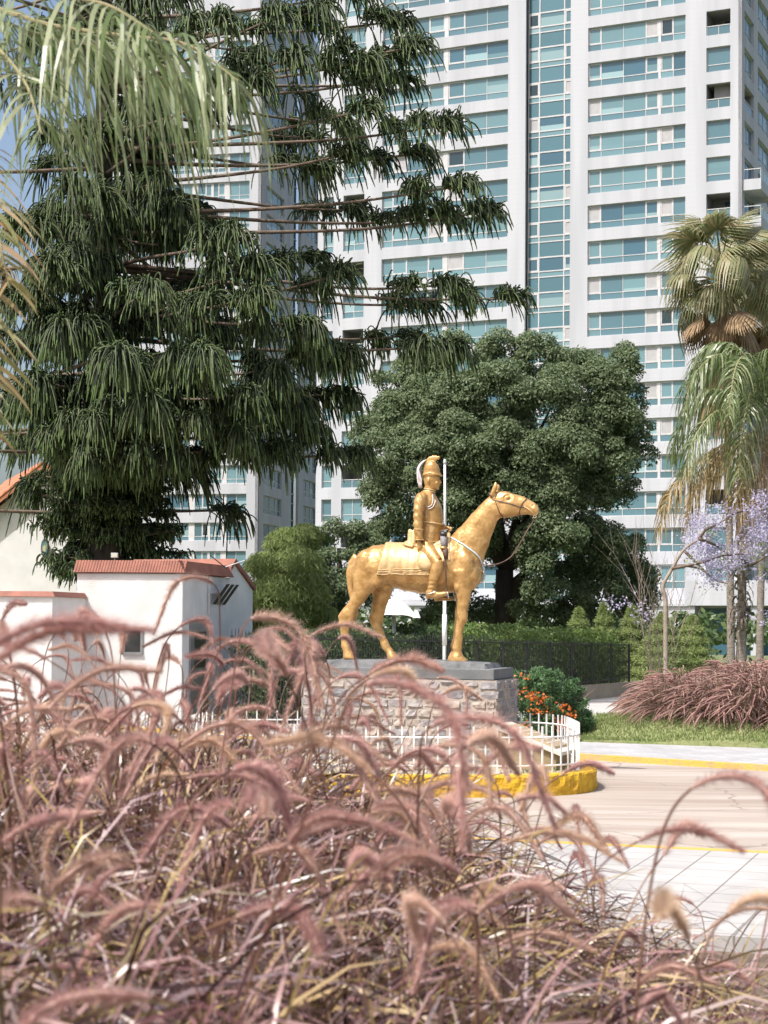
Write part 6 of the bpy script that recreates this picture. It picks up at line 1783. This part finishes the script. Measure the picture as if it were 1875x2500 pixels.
# the bank it grows on
def bank_z(x, y):
    a = interp(x, [-3, -1.2, -.6, -.1, .35, .8, 1.3, 2.2, 3.5], [.98, .98, .94, .80, .60, .42, .28, .14, .08])
    k = interp(y, [-2, 1.0, 7.5, 9.6], [1.0, 1.0, 1.0, 0.0])
    return 0.02 + a * k
mb = MB(); NXb, NYb = 60, 46
for j in range(NYb + 1):
    for i in range(NXb + 1):
        x, y = lerp(-7, 7, i / NXb), lerp(-2.5, 11, j / NYb); mb.v.append((x, y, bank_z(x, y) + .015 * mnoise.noise(Vector((x * 2, y * 2, 0)))))
for j in range(NYb):
    for i in range(NXb):
        a = j * (NXb + 1) + i; mb.f.append((a, a + 1, a + NXb + 2, a + NXb + 1)); mb.mi.append(0)
tag(mb.build('grass_bank_ground', M_soil, smooth=True), kind='structure')
rg = random.Random(17)
GL_ = 'purple fountain grass clump with rosy bottlebrush plumes on the foreground bank'
def clump(x, y, sc, npl, lab=GL_):
    z = bank_z(x, y) - .02
    c = empty('fountain_grass', (x, y, z), rg.uniform(0, 6.28), lab, 'grass clump', 'fountain grass clumps on the foreground bank'); c['kind'] = 'thing'
    o = link('blades', rg.choice(clumpB), c); o.scale = (sc, sc, sc * rg.uniform(.92, 1.05)); o.rotation_euler = (0, 0, rg.uniform(0, 6.28))
    for k in range(npl):
        p = link('plume', rg.choice(plumes), c, (rg.uniform(-.13, .13), rg.uniform(-.13, .13), 0))
        s_ = sc * rg.uniform(.86, 1.12); p.scale = (s_, s_, s_)
        p.rotation_euler = (rg.uniform(-.38, .38), rg.uniform(-.30, .40), rg.uniform(0, 6.28))
y = 2.35
row = 0
while y < 8.6:
    hw = .223 * y + .55; step = .40 + .012 * y
    x = -hw + (row % 2) * step * .5
    while x < hw:
        xx, yy = x + rg.uniform(-.09, .09), y + rg.uniform(-.09, .09)
        # the bank's far edge runs nearer on the right
        lim = interp(xx, [-2.5, -.8, .2, .9, 1.6, 2.4], [8.8, 8.6, 7.4, 6.0, 5.2, 4.6])
        if yy < lim and not (yy < 2.6 and abs(xx) < .35 and rg.random() < .3):
            clump(xx, yy, rg.uniform(.88, 1.08) * interp(xx, [-1, 0, 1.5], [1.0, 1.0, .9]), (rg.choice((5, 6, 7)) if yy > 3 else rg.choice((3, 4, 5))) if xx < .4 else rg.choice((2, 2, 3)))
        x += step
    y += step * .92; row += 1
# the mound of the same grass on the lawn
farB = [blades_mesh('blades', 300 + k, 1300, .6, 1.12, .38, .010, M_gbf, (.25, 1.53), 7, 1.0, .10, .70) for k in range(3)]
def far_plumes(seed, n):
    parts_v, parts_f, o = [], [], 0
    rs = np.random.default_rng(seed); g = MB()
    for k in range(n):
        az = rs.uniform(0, 6.28); el_ = math.asin(rs.uniform(.30, .998)); L = rs.uniform(.85, 1.15); d = Vector((math.cos(az) * math.cos(el_), math.sin(az) * math.cos(el_), math.sin(el_))); hz = Vector((math.cos(az), math.sin(az), 0))
        pt = [d * (L * t) + hz * (.12 * L * t ** 2.2) - Vector((0, 0, .45 * L * t ** 2.8)) for t in np.linspace(.1, 1, 9)]
        g.tube(pt[:6], .003, 3, 1); g.tube(pt[5:], [.004, .0095, .009, .003], 5, 0)
    return g.mesh('plume_spray', [M_plumef, M_stalk])
M_plumef = leafm('far_plumes', [(0.32, .17, .155), (0.42, .25, .22), (.48, .32, .26)], .3, .7, .2)
farP = [far_plumes(400 + k, 230) for k in range(3)]
spots = []
for k in range(400):
    a, r_ = rg.uniform(0, 6.28), math.sqrt(rg.random()); x, y = 7.8 + 2.75 * r_ * math.cos(a), 31.2 + 2.3 * r_ * math.sin(a)
    if all(math.hypot(x - q[0], y - q[1]) > .72 for q in spots): spots.append((x, y))
for (x, y) in spots:
    c = empty('fountain_grass', (x, y, lawn_z(x, y) - .03), rg.uniform(0, 6.28), 'purple brown fountain grass clump in the round planting on the lawn by the palm trunks', 'grass clump', 'fountain grass clumps on the lawn mound'); c['kind'] = 'thing'
    s_ = rg.uniform(1.15, 1.38)
    o = link('blades', rg.choice(farB), c); o.scale = (s_, s_, s_)
    o = link('plume_spray', rg.choice(farP), c); o.scale = (s_, s_, s_); o['kind'] = 'stuff'

# ================================================================== near palm whose fronds hang in from the upper left
npo = Vector((-2.9, 6.4, 0.5)); rn_ = random.Random(14)
M_nf = leafm('near_frond_green', [(0.15, 0.21, 0.07), (0.23, 0.29, 0.12), (0.34, 0.37, 0.21), (0.08, 0.15, 0.035), (0.40, 0.42, 0.28)], .4, .34, .5)
M_nfd = leafm('near_frond_dry', [(0.30, .24, .09), (0.42, .30, .15), (0.20, .21, .07), (0.50, .42, .30), (0.40, .19, .05)], .35, .45, .5)
npm = empty('overhanging_palm', npo, 0, 'near palm with blurred fronds hanging into the upper left corner', 'palm')
NQ = lambda x, y, Y: at(D(x), D(y), Y) - npo
g = MB(); g.tube([(0, 0, -.6), (.05, 0, 1.5), (-.05, 0, 3.6), (.0, 0, 4.9)], [.2, .17, .15, .14], 12); g.build('trunk', M_palmbark, npm, True)
nc = Vector((0, 0, 4.9))
for (m_, n_, L_, pts, hg) in (
        (M_nf, 58, .40, [(-120, -60, 6.4), (60, 40, 6.2), (250, 75, 6.0), (400, 95, 5.9), (515, 175, 5.8)], 1.0),
        (M_nf, 40, .38, [(-120, -40, 6.4), (40, 60, 6.7), (190, 95, 6.9), (330, 130, 7.0), (430, 200, 7.0)], .95),
        (M_nf, 34, .36, [(-120, -80, 6.4), (20, -40, 5.9), (120, -10, 5.6), (230, 10, 5.4), (330, 70, 5.3)], .9),
        (M_nf, 30, .36, [(-120, 0, 6.4), (-60, 60, 6.0), (10, 120, 5.7), (60, 190, 5.5), (90, 290, 5.4)], .8)):
    frond(npm, [nc] + [NQ(*q) for q in pts], m_, n_, L_ * 1.25, .0165, rn_, hang=hg, rad=.012)
for (m_, n_, L_, pts, hg) in (
        (M_nfd, 26, .30, [(-150, 250, 6.4), (-60, 330, 6.0), (-20, 420, 5.8), (0, 520, 5.7), (20, 620, 5.7)], .35),
        (M_nfd, 26, .30, [(-150, 350, 6.4), (-90, 480, 6.1), (-50, 600, 5.9), (-30, 720, 5.8), (-10, 840, 5.8)], .3),
        (M_nfd, 22, .28, [(-150, 430, 6.4), (-110, 600, 6.3), (-80, 760, 6.2), (-60, 880, 6.1), (-40, 980, 6.1)], .25)):
    frond(npm, [nc + Vector((0, 0, -.3))] + [NQ(*q) for q in pts], m_, int(n_ * 1.4), L_ * .85, .021, rn_, hang=hg, rad=.010, plane=Vector((.93, -.35, .1)).normalized())
